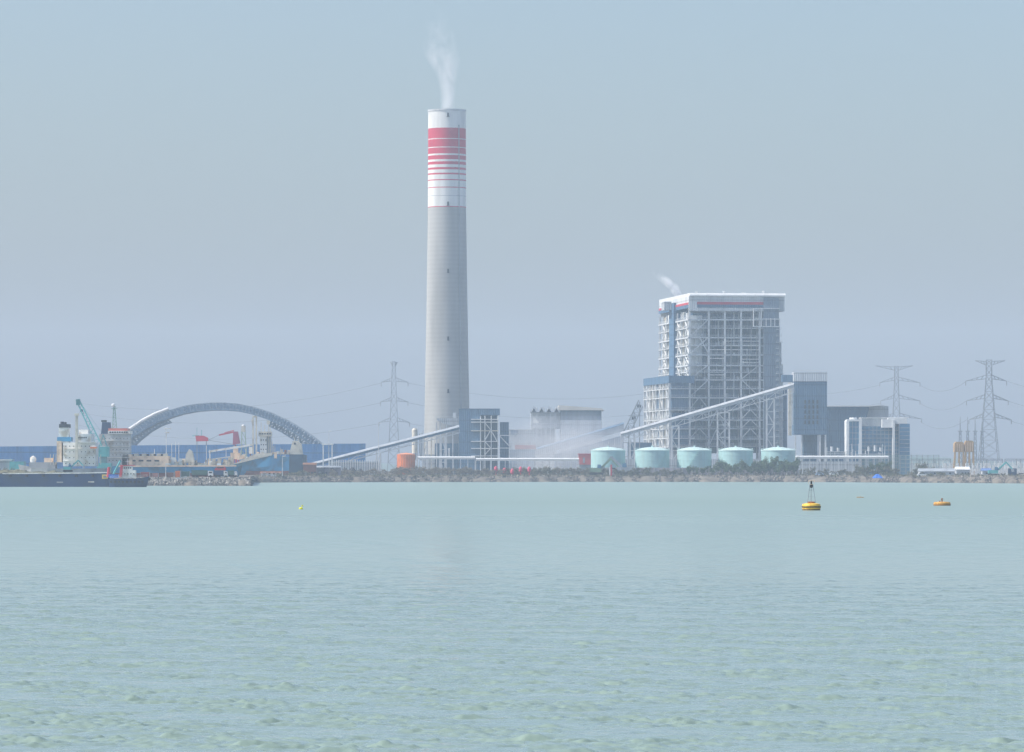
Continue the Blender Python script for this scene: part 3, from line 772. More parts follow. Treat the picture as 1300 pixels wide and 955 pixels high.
def sawtooth():
    d = 2880; G = 3.4
    t = thing('sawtooth_hall', 'pale faded hall with four small roof gables and a long band of windows', 'hall', (X(715, d), d, G))
    MB().pbox(711.5, 764, 533.5, 604, d, 50).build('wall', M_cwhite, t)
    MB().pbox(711.8, 763.6, 521, 533.4, d + 1, 48).build('window_band', clad('dim_glazing', (.13, .20, .27), 2.5), t)
    mb = MB(); mb.prism([(X(709, d), Z(521, d)), (X(767, d), Z(521, d)), (X(764, d), Z(518.5, d)), (X(709, d), Z(514.6, d))], d - 2, d + 52); mb.build('roof', mat('cream_roof_sheet', (.68, .62, .53), .6, .06, .1), t)
    for i in range(4):
        a = 673 + i * 9.6
        mb = MB(); mb.prism([(X(a, d), Z(523.5, d)), (X(a + 9.4, d), Z(523.5, d)), (X(a + 9.4, d), Z(518, d)), (X(a + 4.7, d), Z(515.5 + .2 * (3 - i), d))], d - 1, d + 40); mb.build('gable_roof', M_cwhite, t)
        MB().prism([(X(a + 2, d), Z(523.3, d)), (X(a + 7.5, d), Z(523.3, d)), (X(a + 4.7, d), Z(518.4, d))], d - 1.3, d - 1.02).build('gable_window', M_dark, t)
    for px in (675, 681, 686.5, 692, 698, 704): MB().pbox(px, px + 1.2, 523.6, 604, d, 1).build('column', M_steel, t)
    MB().pbox(674, 711, 537, 544, d + 2, 40).build('side_wall', M_cwhite, t)
    MB().pbox(674, 711, 524, 536.8, d + 6, 38).build('upper_screen', M_cwhite, t)
    MB().pbox(676, 705, 544.2, 604, d + 5, 38).build('lower_wall', M_cgrey, t)
    t2 = thing('pump_house', 'low grey plant building with a dull red stripe between stair tower and sawtooth hall', 'plant building', (X(665, 2800), 2800, G)); d = 2800
    MB().pbox(646, 681, 546, 604, d, 30).build('wall', M_cgrey, t2)
    MB().pbox(648, 657, 546.2, 552, d - .4, .35).build('louvre', M_cblue, t2)
    MB().pbox(654, 680, 565, 570.5, d - .4, .35).build('stripe', mat('dull_red_paint', (.38, .10, .09), .7, .1, .3), t2)
    MB().pbox(647, 679, 571, 604, d - 3, 2.9).build('lower_wall', M_cblue, t2)
    MB().pbox(645.5, 681.5, 545.2, 546, d - .5, 31).build('roof', M_steel, t2)
    t3 = thing('coal_bunker', 'long grey shed under the faded wide conveyor', 'shed', (X(740, 2840), 2840, G)); d = 2840
    mb = MB(); mb.prism([(X(704, d), G), (X(790, d), G), (X(790, d), Z(553, d)), (X(704, d), Z(577, d))], d, d + 14); mb.build('wall', M_cblue, t3)
    mb = MB()
    for px in range(708, 790, 8): mb.pbox(px, px + 1, 577 - (px - 704) * .28 + 1, 604, d - .6, .5)
    mb.build('pilaster', M_grey, t3)
sawtooth()

def dust(name, label, c, r, dens, seed):
    """dust hanging low over the yard: an ellipsoid of thin pale air, densest at its middle"""
    mb = MB(); P = [(math.sin(math.pi * i / 10), -math.cos(math.pi * i / 10)) for i in range(11)]
    vs = []; n = 20
    for a, z in P[1:-1]:
        for i in range(n): g = 2 * math.pi * i / n; vs.append((c[0] + r[0] * a * math.cos(g), c[1] + r[1] * a * math.sin(g), c[2] + r[2] * z))
    fs = [(j * n + i, j * n + (i + 1) % n, (j + 1) * n + (i + 1) % n, (j + 1) * n + i) for j in range(8) for i in range(n)] + [tuple(range(n - 1, -1, -1)), tuple(range(8 * n, 9 * n))]
    mb.add(vs, fs)
    m = bpy.data.materials.new(name + '_air'); m.use_nodes = True; t = m.node_tree; N = t.nodes; L = t.links
    N.remove(N['Principled BSDF']); pv = N.new('ShaderNodeVolumePrincipled'); pv.inputs['Color'].default_value = (.93, .94, .96, 1)
    geo = N.new('ShaderNodeNewGeometry'); a = N.new('ShaderNodeVectorMath'); a.operation = 'SUBTRACT'; a.inputs[1].default_value = c; L.new(geo.outputs['Position'], a.inputs[0])
    b = N.new('ShaderNodeVectorMath'); b.operation = 'DIVIDE'; b.inputs[1].default_value = r; L.new(a.outputs[0], b.inputs[0])
    ln = N.new('ShaderNodeVectorMath'); ln.operation = 'LENGTH'; L.new(b.outputs[0], ln.inputs[0])
    f = N.new('ShaderNodeMath'); f.operation = 'SUBTRACT'; f.use_clamp = True; f.inputs[0].default_value = 1; L.new(ln.outputs['Value'], f.inputs[1])
    nz = N.new('ShaderNodeTexNoise'); nz.inputs['Scale'].default_value = .05; nz.inputs['Detail'].default_value = 4
    mp = N.new('ShaderNodeMapping'); mp.inputs['Location'].default_value = (seed, 0, seed); mp.inputs['Scale'].default_value = (1, 1, 2); L.new(a.outputs[0], mp.inputs[0]); L.new(mp.outputs[0], nz.inputs['Vector'])
    q = N.new('ShaderNodeMath'); q.operation = 'SUBTRACT'; q.use_clamp = True; L.new(nz.outputs['Fac'], q.inputs[0]); q.inputs[1].default_value = .3
    w = N.new('ShaderNodeMath'); w.operation = 'MULTIPLY'; L.new(f.outputs[0], w.inputs[0]); L.new(q.outputs[0], w.inputs[1])
    w2 = N.new('ShaderNodeMath'); w2.operation = 'MULTIPLY'; L.new(w.outputs[0], w2.inputs[0]); w2.inputs[1].default_value = dens
    L.new(w2.outputs[0], pv.inputs['Density']); L.new(pv.outputs[0], N['Material Output'].inputs['Volume'])
    o = mb.build(name, m); tag(o, kind='stuff'); o['label'] = label
dust('dust_cloud', 'thin whitish dust hanging over the yard below the sawtooth hall', (X(722, 2740), 2740, 17), (50, 55, 24), .12, 4)
dust('dust_cloud', 'low whitish dust drifting behind the mint tanks', (X(850, 2490), 2490, 9), (34, 18, 9), .10, 11)
# ------------------------------------------------------------------ storage tanks
def tank_row():
    d = 2430; G = 3.3
    first = None
    labs = ['first mint storage tank from the left, behind the excavators and partly hidden', 'second mint storage tank from the left, below the low end of the conveyor',
            'middle mint storage tank of the row, in front of the boiler house columns', 'fourth mint storage tank from the left, with shrubs at its foot',
            'rightmost mint storage tank, dark trees hiding its lower wall']
    for i, px in enumerate((772, 828, 881.5, 934, 988)):
        if first is None:
            r = 21.8 * d / F; H = Z(572.3, d) - G
            t = thing('storage_tank', labs[0], 'tank', (X(px, d), d, G), 'mint green storage tanks in a row')
            c = (X(px, d), d, G)
            MB().lathe(c, [(r, -.5), (r, H)], 48).build('shell', M_mint, t, True)
            MB().lathe(c, [(r + .25, H - .02), (r + .25, H + .22), (r * .75, H + 1.0), (r * .5, H + 1.5), (r * .25, H + 1.8), (.4, H + 1.9)], 48).build('dome_roof', M_mintroof, t, True)
            mb = MB()
            for k in range(1, 5): mb.lathe(c, [(r + .01, H * k / 5), (r + .10, H * k / 5 + .02), (r + .01, H * k / 5 + .16)], 48)
            mb.build('wind_girder', M_mint, t)
            mb = MB()
            for k in range(36):
                a = 2 * math.pi * k / 36; p = Vector((c[0] + r * math.cos(a), d + r * math.sin(a), G + H + .2)); mb.bar(p, p + Vector((0, 0, 1.1)), .06)
                a2 = 2 * math.pi * (k + 1) / 36; q = Vector((c[0] + r * math.cos(a2), d + r * math.sin(a2), G + H + .2)); mb.bar(p + Vector((0, 0, 1.1)), q + Vector((0, 0, 1.1)), .06)
            mb.build('handrail', M_mintroof, t)
            MB().tube((c[0], d, G + H + 1.7), (c[0], d, G + H + 2.6), .45).build('vent', M_mintroof, t)
            mb = MB(); a0 = -1.9
            for k in range(14):
                a = a0 + k * .07; z = G + H * k / 14; rr = r + .6
                mb.box(c[0] + rr * math.cos(a) - .5, c[0] + rr * math.cos(a) + .5, d + rr * math.sin(a) - .4, d + rr * math.sin(a) + .4, z + .4, z + .55)
            mb.build('spiral_stair', M_mint, t)
            first = t
        else:
            copy_tree(first, (X(px, d), d, G), labs[i], rz=(0, .3, -.4, .6, .15)[i])
tank_row()
def otank():
    d = 2400; r = 11.4 * d / F; c = (X(515.5, d), d, 3.3); H = Z(577, d) - 3.3
    t = thing('water_tank', 'small ribbed orange tank left of the chimney', 'tank', c)
    MB().lathe(c, [(r, 0), (r, H)], 32).build('shell', M_oran, t, True)
    MB().lathe(c, [(r + .1, H), (r * .6, H + .5), (.3, H + .8)], 32).build('roof', mat('faded_orange_paint', (.72, .27, .12), .5, .1, .3), t, True)
    mb = MB()
    for k in range(24): a = 2 * math.pi * k / 24; mb.bar((c[0] + r * math.cos(a), c[1] + r * math.sin(a), 3.3), (c[0] + r * math.cos(a), c[1] + r * math.sin(a), 3.3 + H), .25)
    mb.build('rib', mat('pale_orange_paint', (.70, .30, .16), .5, .1, .3), t)
otank()

# ------------------------------------------------------------------ pylons and wires
def pylon(label, px, pt, d, wb, wt, arms, waist=None, group='lattice pylons'):
    G = 3.4; x = X(px, d); k = d / F
    t = thing('pylon', label, 'pylon', (x, d, G), group)
    H = Z(pt, d); w0, w1 = wb * k / 2, wt * k / 2
    zw = Z(waist, d) if waist else H
    def hw(z):
        if z < zw: f = (z - G) / (zw - G); return w0 + (w1 - w0) * f ** .8
        return w1
    mb = MB(); n = 13
    zs = [G + (H - G) * (1 - (1 - i / n) ** 1.35) for i in range(n + 1)]
    ws = .27
    for za, zb in zip(zs, zs[1:]):
        a, b = hw(za), hw(zb)
        ca = [Vector((x + sx * a, d + sy * a, za)) for sx, sy in ((-1, -1), (1, -1), (1, 1), (-1, 1))]
        cb = [Vector((x + sx * b, d + sy * b, zb)) for sx, sy in ((-1, -1), (1, -1), (1, 1), (-1, 1))]
        for i in range(4):
            j = (i + 1) % 4
            mb.bar(ca[i], cb[i], ws); mb.bar(ca[i], cb[j], ws * .55); mb.bar(ca[j], cb[i], ws * .55); mb.bar(cb[i], cb[j], ws * .5)
    mb.build('lattice_mast', M_pyl, t)
    for py, l, r, rise in arms:
        z = Z(py, d)
        for tip in (l, r):
            tx = X(tip, d); s = -1 if tip < px else 1; a = hw(z)
            mb = MB(); tipp = Vector((tx, d, z + rise * k)); hh = 2.2
            for sy in (-1, 1):
                p, q = Vector((x + s * a, d + sy * a, z)), Vector((x + s * a, d + sy * a, z + (hh if rise <= 0 else -hh)))
                mb.bar(p, tipp, .28); mb.bar(q, tipp, .25)
                for f in (.25, .5, .75): mb.bar(p.lerp(tipp, f), q.lerp(tipp, f - .12), .18)
            c = mb.build('cross_arm', M_pyl, t)
            if rise <= 0:
                MB().tube(tipp, tipp - Vector((0, 0, 2.6)), .22, n=6).build('insulator', M_galv, c)
    return x
pylon('slender lattice pylon left of the chimney with three pairs of short arms', 500, 459, 3000, 17, 3.4, [(461, 495.5, 504.5, 1), (484, 484, 518, -1.5), (509, 483, 518, -1.5), (535, 481, 520, -1.5)])
pylon('faded lattice pylon with wide flat top arm behind the turbine hall', 1138, 465, 3150, 17, 4.6, [(466, 1111, 1159, 1.5), (483, 1117, 1168, -3), (506, 1118, 1168, -3), (529, 1116, 1170, -3)], 480)
pylon('large lattice pylon with four arms at the right edge of the plant', 1255.5, 457, 2780, 30, 7, [(459, 1238, 1276, 1), (481, 1226, 1278, -3), (506, 1227, 1280, -3), (530, 1230, 1284, -3)], 480)

def wire(label, pts, sag=6):
    """sagging conductor strung between real points"""
    mb = MB()
    for a, b in zip(pts, pts[1:]):
        a = Vector(a); b = Vector(b); n = 14; prev = a
        for i in range(1, n + 1):
            f = i / n; q = a.lerp(b, f) - Vector((0, 0, 4 * sag * f * (1 - f))); mb.bar(prev, q, .11); prev = q
    o = mb.build('power_line', M_wire); tag(o, label, 'power line', 'power lines between the pylons')
names = ['top', 'middle', 'bottom']
for i, py in enumerate((486.5, 511.5, 537.5)):
    yl = (521, 533, 549)[i] + 5
    wire(names[i] + ' conductor running left from the slender pylon over the arch', [PT(100, yl - 14, 3350), PT(484, py, 3000)], 10)
    wire(names[i] + ' conductor running right from the slender pylon past the chimney', [PT(518, py, 3000), PT(850, py + 9, 3250)], 8)
    a, b = ((486, 484), (509, 509), (532, 533))[i]
    wire(names[i] + ' conductor strung between the faded pylon and the large right pylon', [PT(1168, a + 3, 3150), PT(1227, b, 2780)], 5)
    wire(names[i] + ' conductor leaving the large pylon to the right edge', [PT(1279, b, 2780), PT(1420, b + 6, 2600)], 5)
    wire(names[i] + ' conductor running left from the faded pylon behind the boiler house', [PT(1117, a + 3, 3150), PT(960, a + 12, 3300)], 4)

# ------------------------------------------------------------------ switchyard
def switchyard():
    d = 2700; G = 3.4
    ms = []
    for i, px in enumerate((1219, 1228.5, 1238, 1247)):
        lab = ['leftmost of the four slim masts above the ochre gantry', 'second slim mast from the left, above the ochre gantry', 'third slim mast, between the ochre gantry and the large pylon',
               'rightmost slim mast, close beside the large pylon'][i]
        if not ms:
            t = thing('lightning_mast', lab, 'mast', (X(px, d), d, G), 'slim lightning masts of the switchyard')
            x = X(px, d); H = Z(548, d)
            mb = MB()
            for s in (-1, 1):
                for q in (-1, 1): mb.bar((x + s * 1.1, d + q * 1.1, G), (x + s * .5, d + q * .5, H), .22)
            for j in range(9):
                z0, z1 = G + (H - G) * j / 9, G + (H - G) * (j + 1) / 9; a, b = 1.1 - .6 * j / 9, 1.1 - .6 * (j + 1) / 9
                for q in (-1, 1): mb.bar((x - a, d + q * a, z0), (x + b, d + q * b, z1), .14); mb.bar((x + a, d + q * a, z0), (x - b, d + q * b, z1), .14)
            mb.build('lattice', M_pyl, t)
            MB().box(x - 1.3, x + 1.3, d - .8, d + .8, H, H + .4).build('top_platform', M_pyl, t)
            MB().tube((x, d, H), (x, d, Z(529, d)), .3, .12, 6).build('spike', M_pyl, t)
            ms.append(t)
        else: copy_tree(ms[0], (X(px, d), d, G), lab)
    t = thing('transformer_gantry', 'ochre steel gantry with raised bins on splayed legs in the switchyard', 'gantry', (X(1223, 2560), 2560, G)); d = 2560
    for a, b, y0 in ((1211.5, 1224, 561), (1225, 1236.5, 559.5)):
        mb = MB(); mb.prism([(X(a, d), Z(574, d)), (X(b, d), Z(574, d)), (X(b - .3, d), Z(y0 + 2, d)), (X(b - 2, d), Z(y0, d)), (X(a + 2, d), Z(y0, d)), (X(a + .3, d), Z(y0 + 2, d))], d, d + 6); b_ = mb.build('bin', M_ochre, t)
        for px in (a + 1, (a + b) / 2, b - 1):
            for y in (.5, 5): MB().bar(PT(px, 574, d + y), (X(px + (px - (a + b) / 2) * .2, d), d + y, G), .9).build('leg', M_ochre, t)
        mb = MB()
        for i in range(4): mb.pbox(a + .5 + i * 3, a + 1 + i * 3, y0 + 2.5, 573, d - .2, .18)
        mb.build('stiffener', M_tan, b_)
    # busbar portals
    k = 0; rr = random.Random(4)
    spots = [(1158, 583), (1176, 584), (1196, 582), (1243, 586), (1262, 584), (1284, 585), (1301, 583)]
    base = None
    for px, py in spots:
        dd = 2580
        lab = {1158: 'steel busbar portal beside the glass building', 1176: 'steel busbar portal above the long low grey roof', 1196: 'steel busbar portal left of the ochre gantry',
               1243: 'steel busbar portal just left of the large pylon foot', 1262: 'steel busbar portal just right of the large pylon foot', 1284: 'steel busbar portal above the dark blue container', 1301: 'steel busbar portal cut by the right edge'}[px]
        if base is None:
            t = thing('busbar_portal', lab, 'portal', (X(px, dd), dd, G), 'busbar portals of the switchyard'); x = X(px, dd); zt = Z(py, dd)
            mb = MB()
            for sx in (-4.2, 4.2):
                for q in (-.5, .5): mb.bar((x + sx - .5, dd + q, G), (x + sx, dd, zt), .25); mb.bar((x + sx + .5, dd + q, G), (x + sx, dd, zt), .25)
            mb.build('post', M_galv, t)
            mb = MB(); mb.bar((x - 4.3, dd, zt), (x + 4.3, dd, zt), .35); mb.bar((x - 4.3, dd, zt - 1), (x + 4.3, dd, zt - 1), .25)
            for i in range(8): mb.bar((x - 4.2 + i * 1.05, dd, zt - (i % 2)), (x - 3.15 + i * 1.05, dd, zt - ((i + 1) % 2)), .15)
            mb.build('beam', M_galv, t)
            for i in range(3): MB().tube((x - 2.8 + i * 2.8, dd, zt - 1), (x - 2.8 + i * 2.8, dd, zt - 3), .2, n=6).build('insulator', M_white, t)
            base = t
        else: copy_tree(base, (X(px, dd), dd + rr.uniform(-8, 20), G), lab)
    # field of post insulators and isolators: too many and too tiny to count
    mb = MB(); rr = random.Random(8)
    for i in range(520):
        y = rr.uniform(2480, 2640); x = rr.uniform(X(1128, y), X(1330, y)); h = rr.choice((2.2, 3.4, 5, 6.2))
        mb.tube((x, y, G - .1), (x, y, G + h * .6), .13, n=5); mb.tube((x, y, G + h * .6), (x, y, G + h), .26, n=5)
        if rr.random() < .35: mb.bar((x, y, G + h), (x + rr.uniform(3, 8), y, G + h), .14)
    o = mb.build('switchyard_equipment', M_steel); tag(o, 'dense field of small grey insulators and busbars behind the right shore', 'switchgear', kind='stuff')
switchyard()

# ------------------------------------------------------------------ pipe racks, walls
def rack(label, px0, px1, py, d, step=9):
    t = thing('pipe_rack', label, 'pipe rack', (X((px0 + px1) / 2, d), d, 3.3), 'long horizontal pipe racks')
    mb = MB(); x0, x1 = X(px0, d), X(px1, d); z = Z(py, d)
    for i, (dy, r) in enumerate(((0, .4), (1.2, .28), (2.2, .5))): mb.tube((x0, d + dy, z + r), (x1, d + dy, z + r), r, n=8)
    mb.build('pipe', M_white, t)
    mb = MB(); mb.box(x0, x1, d - .5, d + 3, z - .5, z - .02); mb.build('deck', M_steel, t)
    mb = MB(); n = int((px1 - px0) / step)
    for i in range(n + 1):
        x = x0 + (x1 - x0) * i / n
        for dy in (0, 2.4): mb.bar((x, d + dy, 3.2), (x, d + dy, z - .5), .4)
    mb.build('post', M_steel, t)
rack('pale pipe rack between the orange tank and the left conveyor trestles', 530, 603, 582, 2430)
rack('pale pipe rack running behind the scrub right of the stair tower', 604, 735, 584, 2440)
rack('white pipe rack right of the tanks below the transfer tower', 1010, 1128, 581.2, 2400)
def yard_wall():
    d = 2600
    t = tag(MB().pbox(792, 1010, 583, 606, d - 130, 1.2).build('boundary_wall', M_cgrey), 'low grey wall running behind the mint tanks', 'wall')
    t = thing('bund_wall', 'low lilac grey bund wall in front of the mint tanks, partly hidden by shrubs', 'wall', (X(885, 2402), 2402, 3.2))
    MB().pbox(756, 1014, 594, 605, 2402, .6).build('wall', mat('lilac_grey_render', (.33, .31, .34), .9, .15, .2), t)
    mb = MB()
    for px in range(758, 1014, 12): mb.pbox(px, px + 1.2, 593.4, 605, 2401.6, 1.2)
    mb.build('buttress', M_conc, t)
    tag(MB().pbox(1013, 1093, 586, 605, 2418, .8).build('screen_wall', M_cgrey), 'pale screen wall behind the shrubs below the white pipe rack', 'wall')
    t = thing('process_skid', 'white steel process skid with pipes below the turbine hall', 'process unit', (X(1070, 2420), 2420, 3.4)); d = 2420; rr = random.Random(2)
    mb = MB()
    for py in (573.5, 576, 578.5): mb.pbox(1048, 1076, py, py + .7, d, 4); mb.pbox(1086, 1124, py + 3, py + 3.6, d, 4)
    mb.build('deck', M_white, t)
    mb = MB()
    for i in range(26):
        px = rr.uniform(1048, 1124); mb.bar((X(px, d), d + rr.uniform(0, 4), 3.4), (X(px, d), d + 2, Z(rr.uniform(563, 578), d)), .3)
    mb.build('post', M_white, t)
    mb = MB()
    for px in (1056, 1064, 1103, 1111, 1118): mb.tube(PT(px, 573, d + 1), PT(px, rr.uniform(565, 569), d + 1), .7, n=10)
    mb.build('vessel', M_steel, t)
    t = thing('mesh_fence', 'tall pale green mesh fence between the office building and the switchyard', 'fence', (X(1160, 2405), 2405, 3.3)); d = 2405
    mb = MB()
    for px in range(1094, 1194, 7): mb.bar((X(px, d), d, 3.2), (X(px, d), d, Z(577.5, d)), .25)
    mb.build('post', M_galv, t)
    mb = MB()
    for py in (578, 583, 588, 593, 598): mb.bar(PT(1094, py, d), PT(1192, py, d), .12)
    for px in range(0, 196): mb.bar((X(1094 + px * .5, d), d, 3.2), (X(1094 + px * .5, d), d, Z(578, d)), .05)
    mb.build('mesh', mat('pale_green_wire', (.30, .42, .38), .6, .05), t)
    # left yard fence
    t = thing('paling_fence', 'pale upright paling fence at the foot of the left conveyor', 'fence', (X(450, 2420), 2420, 3.3)); d = 2420
    mb = MB()
    for px in range(418, 482, 3): mb.bar((X(px, d), d, 3.2), (X(px, d), d, Z(584, d)), .3)
    mb.build('post', M_white, t)
    MB().pbox(418, 482, 586, 604, d + .4, .15).build('panel', clad('pale_fence_panel', (.35, .40, .44), 1.0), t)
yard_wall()

# ------------------------------------------------------------------ blue wind fence
def blue_fence():
    t = thing('wind_fence', 'long blue sheet metal wall behind the ships and the arch', 'wall', (X(220, 2650), 2650, 3.4))
    A = (-60, 567.5, 2500); B = (464, 563.2, 2640)
    def yline(px): f = (px - A[0]) / (B[0] - A[0]); return A[1] + (B[1] - A[1]) * f, A[2] + (B[2] - A[2]) * f
    n = 26
    mb = MB(); post = MB()
    for i in range(n):
        p0 = A[0] + (B[0] - A[0]) * i / n; p1 = A[0] + (B[0] - A[0]) * (i + 1) / n
        (a, da), (b, db) = yline(p0), yline(p1)
        P, Q = PT(p0, a, da), PT(p1 + .001, b, db)
        vs = [(P.x, P.y, 3.3), (Q.x, Q.y, 3.3), (Q.x, Q.y + .4, 3.3), (P.x, P.y + .4, 3.3), (P.x, P.y, P.z), (Q.x, Q.y, Q.z), (Q.x, Q.y + .4, Q.z), (P.x, P.y + .4, P.z)]
        mb.add(vs, [(0, 3, 2, 1), (4, 5, 6, 7), (0, 1, 5, 4), (2, 3, 7, 6)] + ([(3, 0, 4, 7)] if i == 0 else []) + ([(1, 2, 6, 5)] if i == n - 1 else []))
        post.bar((P.x, P.y + .8, 3.3), (P.x, P.y + .8, P.z + .3), .5)
    mb.build('sheet_panel', M_blue, t); post.build('post', M_steel, t)
blue_fence()

# ------------------------------------------------------------------ arch (space frame of a dome under construction)
def arch():
    d = 2950; k = d / F; G = 3.4
    t = thing('arch_frame', 'huge curved steel truss arch rising behind the ships', 'arch', (X(282, d), d, G))
    # outer line in photo pixels of the near arch
    pts = [(128, 592), (140, 572), (152, 557), (164, 547.5), (180, 537), (196, 528.5), (212, 522), (230, 516.5), (248, 513.2), (266, 511.6), (284, 511.5), (302, 512.8), (322, 517),
           (342, 523.5), (362, 532.5), (380, 543), (397, 554.5), (412, 567), (424, 578), (436, 592)]
    def arc(pts, dd, th, dep, n, name, m, lo=None, hi=None):
        P = [PT(a, b, dd) for a, b in pts]
        # resample
        L = [0]
        for a, b in zip(P, P[1:]): L.append(L[-1] + (b - a).length)
        S = []
        for i in range(n + 1):
            s = L[-1] * i / n
            for j in range(len(P) - 1):
                if L[j] <= s <= L[j + 1] + 1e-6:
                    S.append(P[j].lerp(P[j + 1], (s - L[j]) / (L[j + 1] - L[j]))); break
        N = []
        for i in range(len(S)):
            a = S[max(0, i - 1)]; b = S[min(len(S) - 1, i + 1)]; tt = (b - a).normalized(); N.append(Vector((tt.z, 0, -tt.x)))
        out, inn = MB(), MB(); web = MB()
        rows = int(dep / 5) + 1
        for r in range(rows):
            o = Vector((0, r * dep / (rows - 1), 0))
            for i in range(len(S) - 1):
                out.bar(S[i] + o, S[i + 1] + o, .45)
                inn.bar(S[i] + N[i] * th + o, S[i + 1] + N[i + 1] * th + o, .55)
                if i % 2: web.bar(S[i] + o, S[i + 1] + N[i + 1] * th + o, .26)
                else: web.bar(S[i] + N[i] * th + o, S[i + 1] + o, .26)
                web.bar(S[i] + o, S[i] + N[i] * th + o, .2)
        for r in range(rows - 1):
            o = Vector((0, r * dep / (rows - 1), 0)); o2 = Vector((0, (r + 1) * dep / (rows - 1), 0))
            for i in range(len(S) - 1):
                out.bar(S[i] + o, S[i] + o2, .25); out.bar(S[i] + o, S[i + 1] + o2, .2); inn.bar(S[i] + N[i] * th + o, S[i] + N[i] * th + o2, .25)
                web.bar(S[i] + o, S[i] + N[i] * th + o2, .2)
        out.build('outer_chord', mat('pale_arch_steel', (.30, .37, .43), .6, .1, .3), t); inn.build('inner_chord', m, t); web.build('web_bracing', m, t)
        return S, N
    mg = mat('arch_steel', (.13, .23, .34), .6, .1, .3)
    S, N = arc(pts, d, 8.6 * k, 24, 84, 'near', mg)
    # purlins and roof sheeting already fixed on the inner side
    sh = MB()
    for i in range(len(S) - 1):
        a, b = S[i] + N[i] * 8.9 * k, S[i + 1] + N[i + 1] * 8.9 * k
        c, e = a + N[i] * .3, b + N[i + 1] * .3
        sh.add([a, b, b + Vector((0, 24, 0)), a + Vector((0, 24, 0)), c, e, e + Vector((0, 24, 0)), c + Vector((0, 24, 0))],
               [(0, 1, 2, 3), (7, 6, 5, 4), (0, 4, 5, 1), (2, 6, 7, 3)])
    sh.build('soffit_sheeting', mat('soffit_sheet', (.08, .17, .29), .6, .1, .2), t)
    # second segment only standing on the flanks
    lp = [(136, 600), (146, 583), (158, 566), (172, 552.5), (186, 541.5), (201, 533), (213, 529)]
    rp = [(344, 534), (360, 541.5), (376, 551.5), (390, 562), (402, 573), (414, 585), (422, 600)]
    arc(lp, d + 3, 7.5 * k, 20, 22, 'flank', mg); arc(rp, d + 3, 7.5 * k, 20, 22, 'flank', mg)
    # white strip painting in the bright highlight along the left flank
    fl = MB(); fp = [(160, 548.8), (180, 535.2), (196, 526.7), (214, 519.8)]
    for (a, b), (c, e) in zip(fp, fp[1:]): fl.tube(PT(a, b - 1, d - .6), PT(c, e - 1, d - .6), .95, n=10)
    fl.build('highlight_strip', M_white, t)
arch()
# ------------------------------------------------------------------ ships
def hull(mb, st, zk=-.9):
    """st: stations (x, y_centre, half beam deck, half beam keel, z deck[, x keel])"""
    rings = []
    for s in st:
        x, y, bd, bk, zd = s[:5]; xk = s[5] if len(s) > 5 else x; k = s[6] if len(s) > 6 else zk
        rings.append([(xk, y - bk, k), (xk * .4 + x * .6, y - (bd * .7 + bk * .3), k + (zd - k) * .5), (x, y - bd, zd), (x, y + bd, zd), (xk * .4 + x * .6, y + (bd * .7 + bk * .3), k + (zd - k) * .5), (xk, y + bk, k)])
    n = 6; vs = [p for r in rings for p in r]; fs = []
    for j in range(len(rings) - 1):
        for i in range(n): fs.append((j * n + i, j * n + (i + 1) % n, (j + 1) * n + (i + 1) % n, (j + 1) * n + i))
    fs += [tuple(range(n - 1, -1, -1)), tuple(range((len(rings) - 1) * n, len(rings) * n))]
    return mb.add(vs, fs)

def portholes(mb, px0, px1, pys, d, step, w=1.2, h=1.0):
    for py in pys:
        p = px0
        while p < px1: mb.pbox(p, p + w, py, py + h, d - .08, .1); p += step

def barge():
    d = 1700; t = thing('cargo_barge', 'long dark navy barge with a white top rail at the left edge', 'barge', (X(40, d), d, 0))
    mb = MB(); hull(mb, [(X(-75, d), d + 8, 8, 7, 4.6), (X(-60, d), d + 8, 8, 8, 4.7), (X(100, d), d + 8, 8, 8, 4.9), (X(134, d), d + 8, 8, 8, 5.1), (X(141, d), d + 8, 7.5, 6, 5.2, X(137, d))])
    h = mb.build('hull', M_navy, t)
    mb = MB(); mb.bar((X(3, d), d - .1, 4.75), (X(100, d), d - .1, 4.95), .3, .35); mb.bar((X(100, d), d - .1, 4.95), (X(136, d), d - .1, 5.15), .3, .35); mb.build('rail', M_ship, h)
    mb = MB(); mb.pbox(72, 80, 611.6, 613.1, d - .15, .3); mb.build('hull_patch', M_hullg, h)
    mb = MB(); mb.pbox(112, 119.5, 611.2, 612.6, d - .15, .3); mb.build('hull_patch', M_ship, h)
    mb = MB(); mb.pbox(129.5, 136.5, 602.6, 608, d - .35, .3); s = mb.build('draught_board', mat('yellow_sign_paint', (.75, .50, .08), .5, .08), t)
    mb = MB(); mb.pbox(131, 135, 604, 606.8, d - .4, .04); mb.build('dark_panel', M_hullg, s)
    mb = MB()
    rr = random.Random(3)
    for i in range(9):
        px = -50 + i * 21; mb.tube((X(px, d), d - .3, 3.6), (X(px, d), d - .3, 4.4), .5, n=8)
    mb.build('fender', M_black, t)
    mb = MB()
    prev = None
    vs = []; n = 60
    for i in range(n + 1):
        px = -70 + 150 * i / n; hgt = (.9 + .4 * math.sin(i * .23) + .25 * math.sin(i * .71)) * (1 if px < 68 else .3) + rr.uniform(-.2, .2)
        vs += [(X(px, d), d + 2, 4.6), (X(px, d), d + 5, 4.7 + hgt * .8), (X(px, d), d + 8, 4.9 + hgt), (X(px, d), d + 12, 4.7 + hgt * .6), (X(px, d), d + 14, 4.6)]
    fs = [(i * 5 + j, i * 5 + j + 5, i * 5 + j + 6, i * 5 + j + 1) for i in range(n) for j in range(4)]
    mb.add(vs, fs); mb.build('cargo_heap', mat('olive_brown_cargo', (.13, .125, .08), .95, .35, .5), t)
barge()

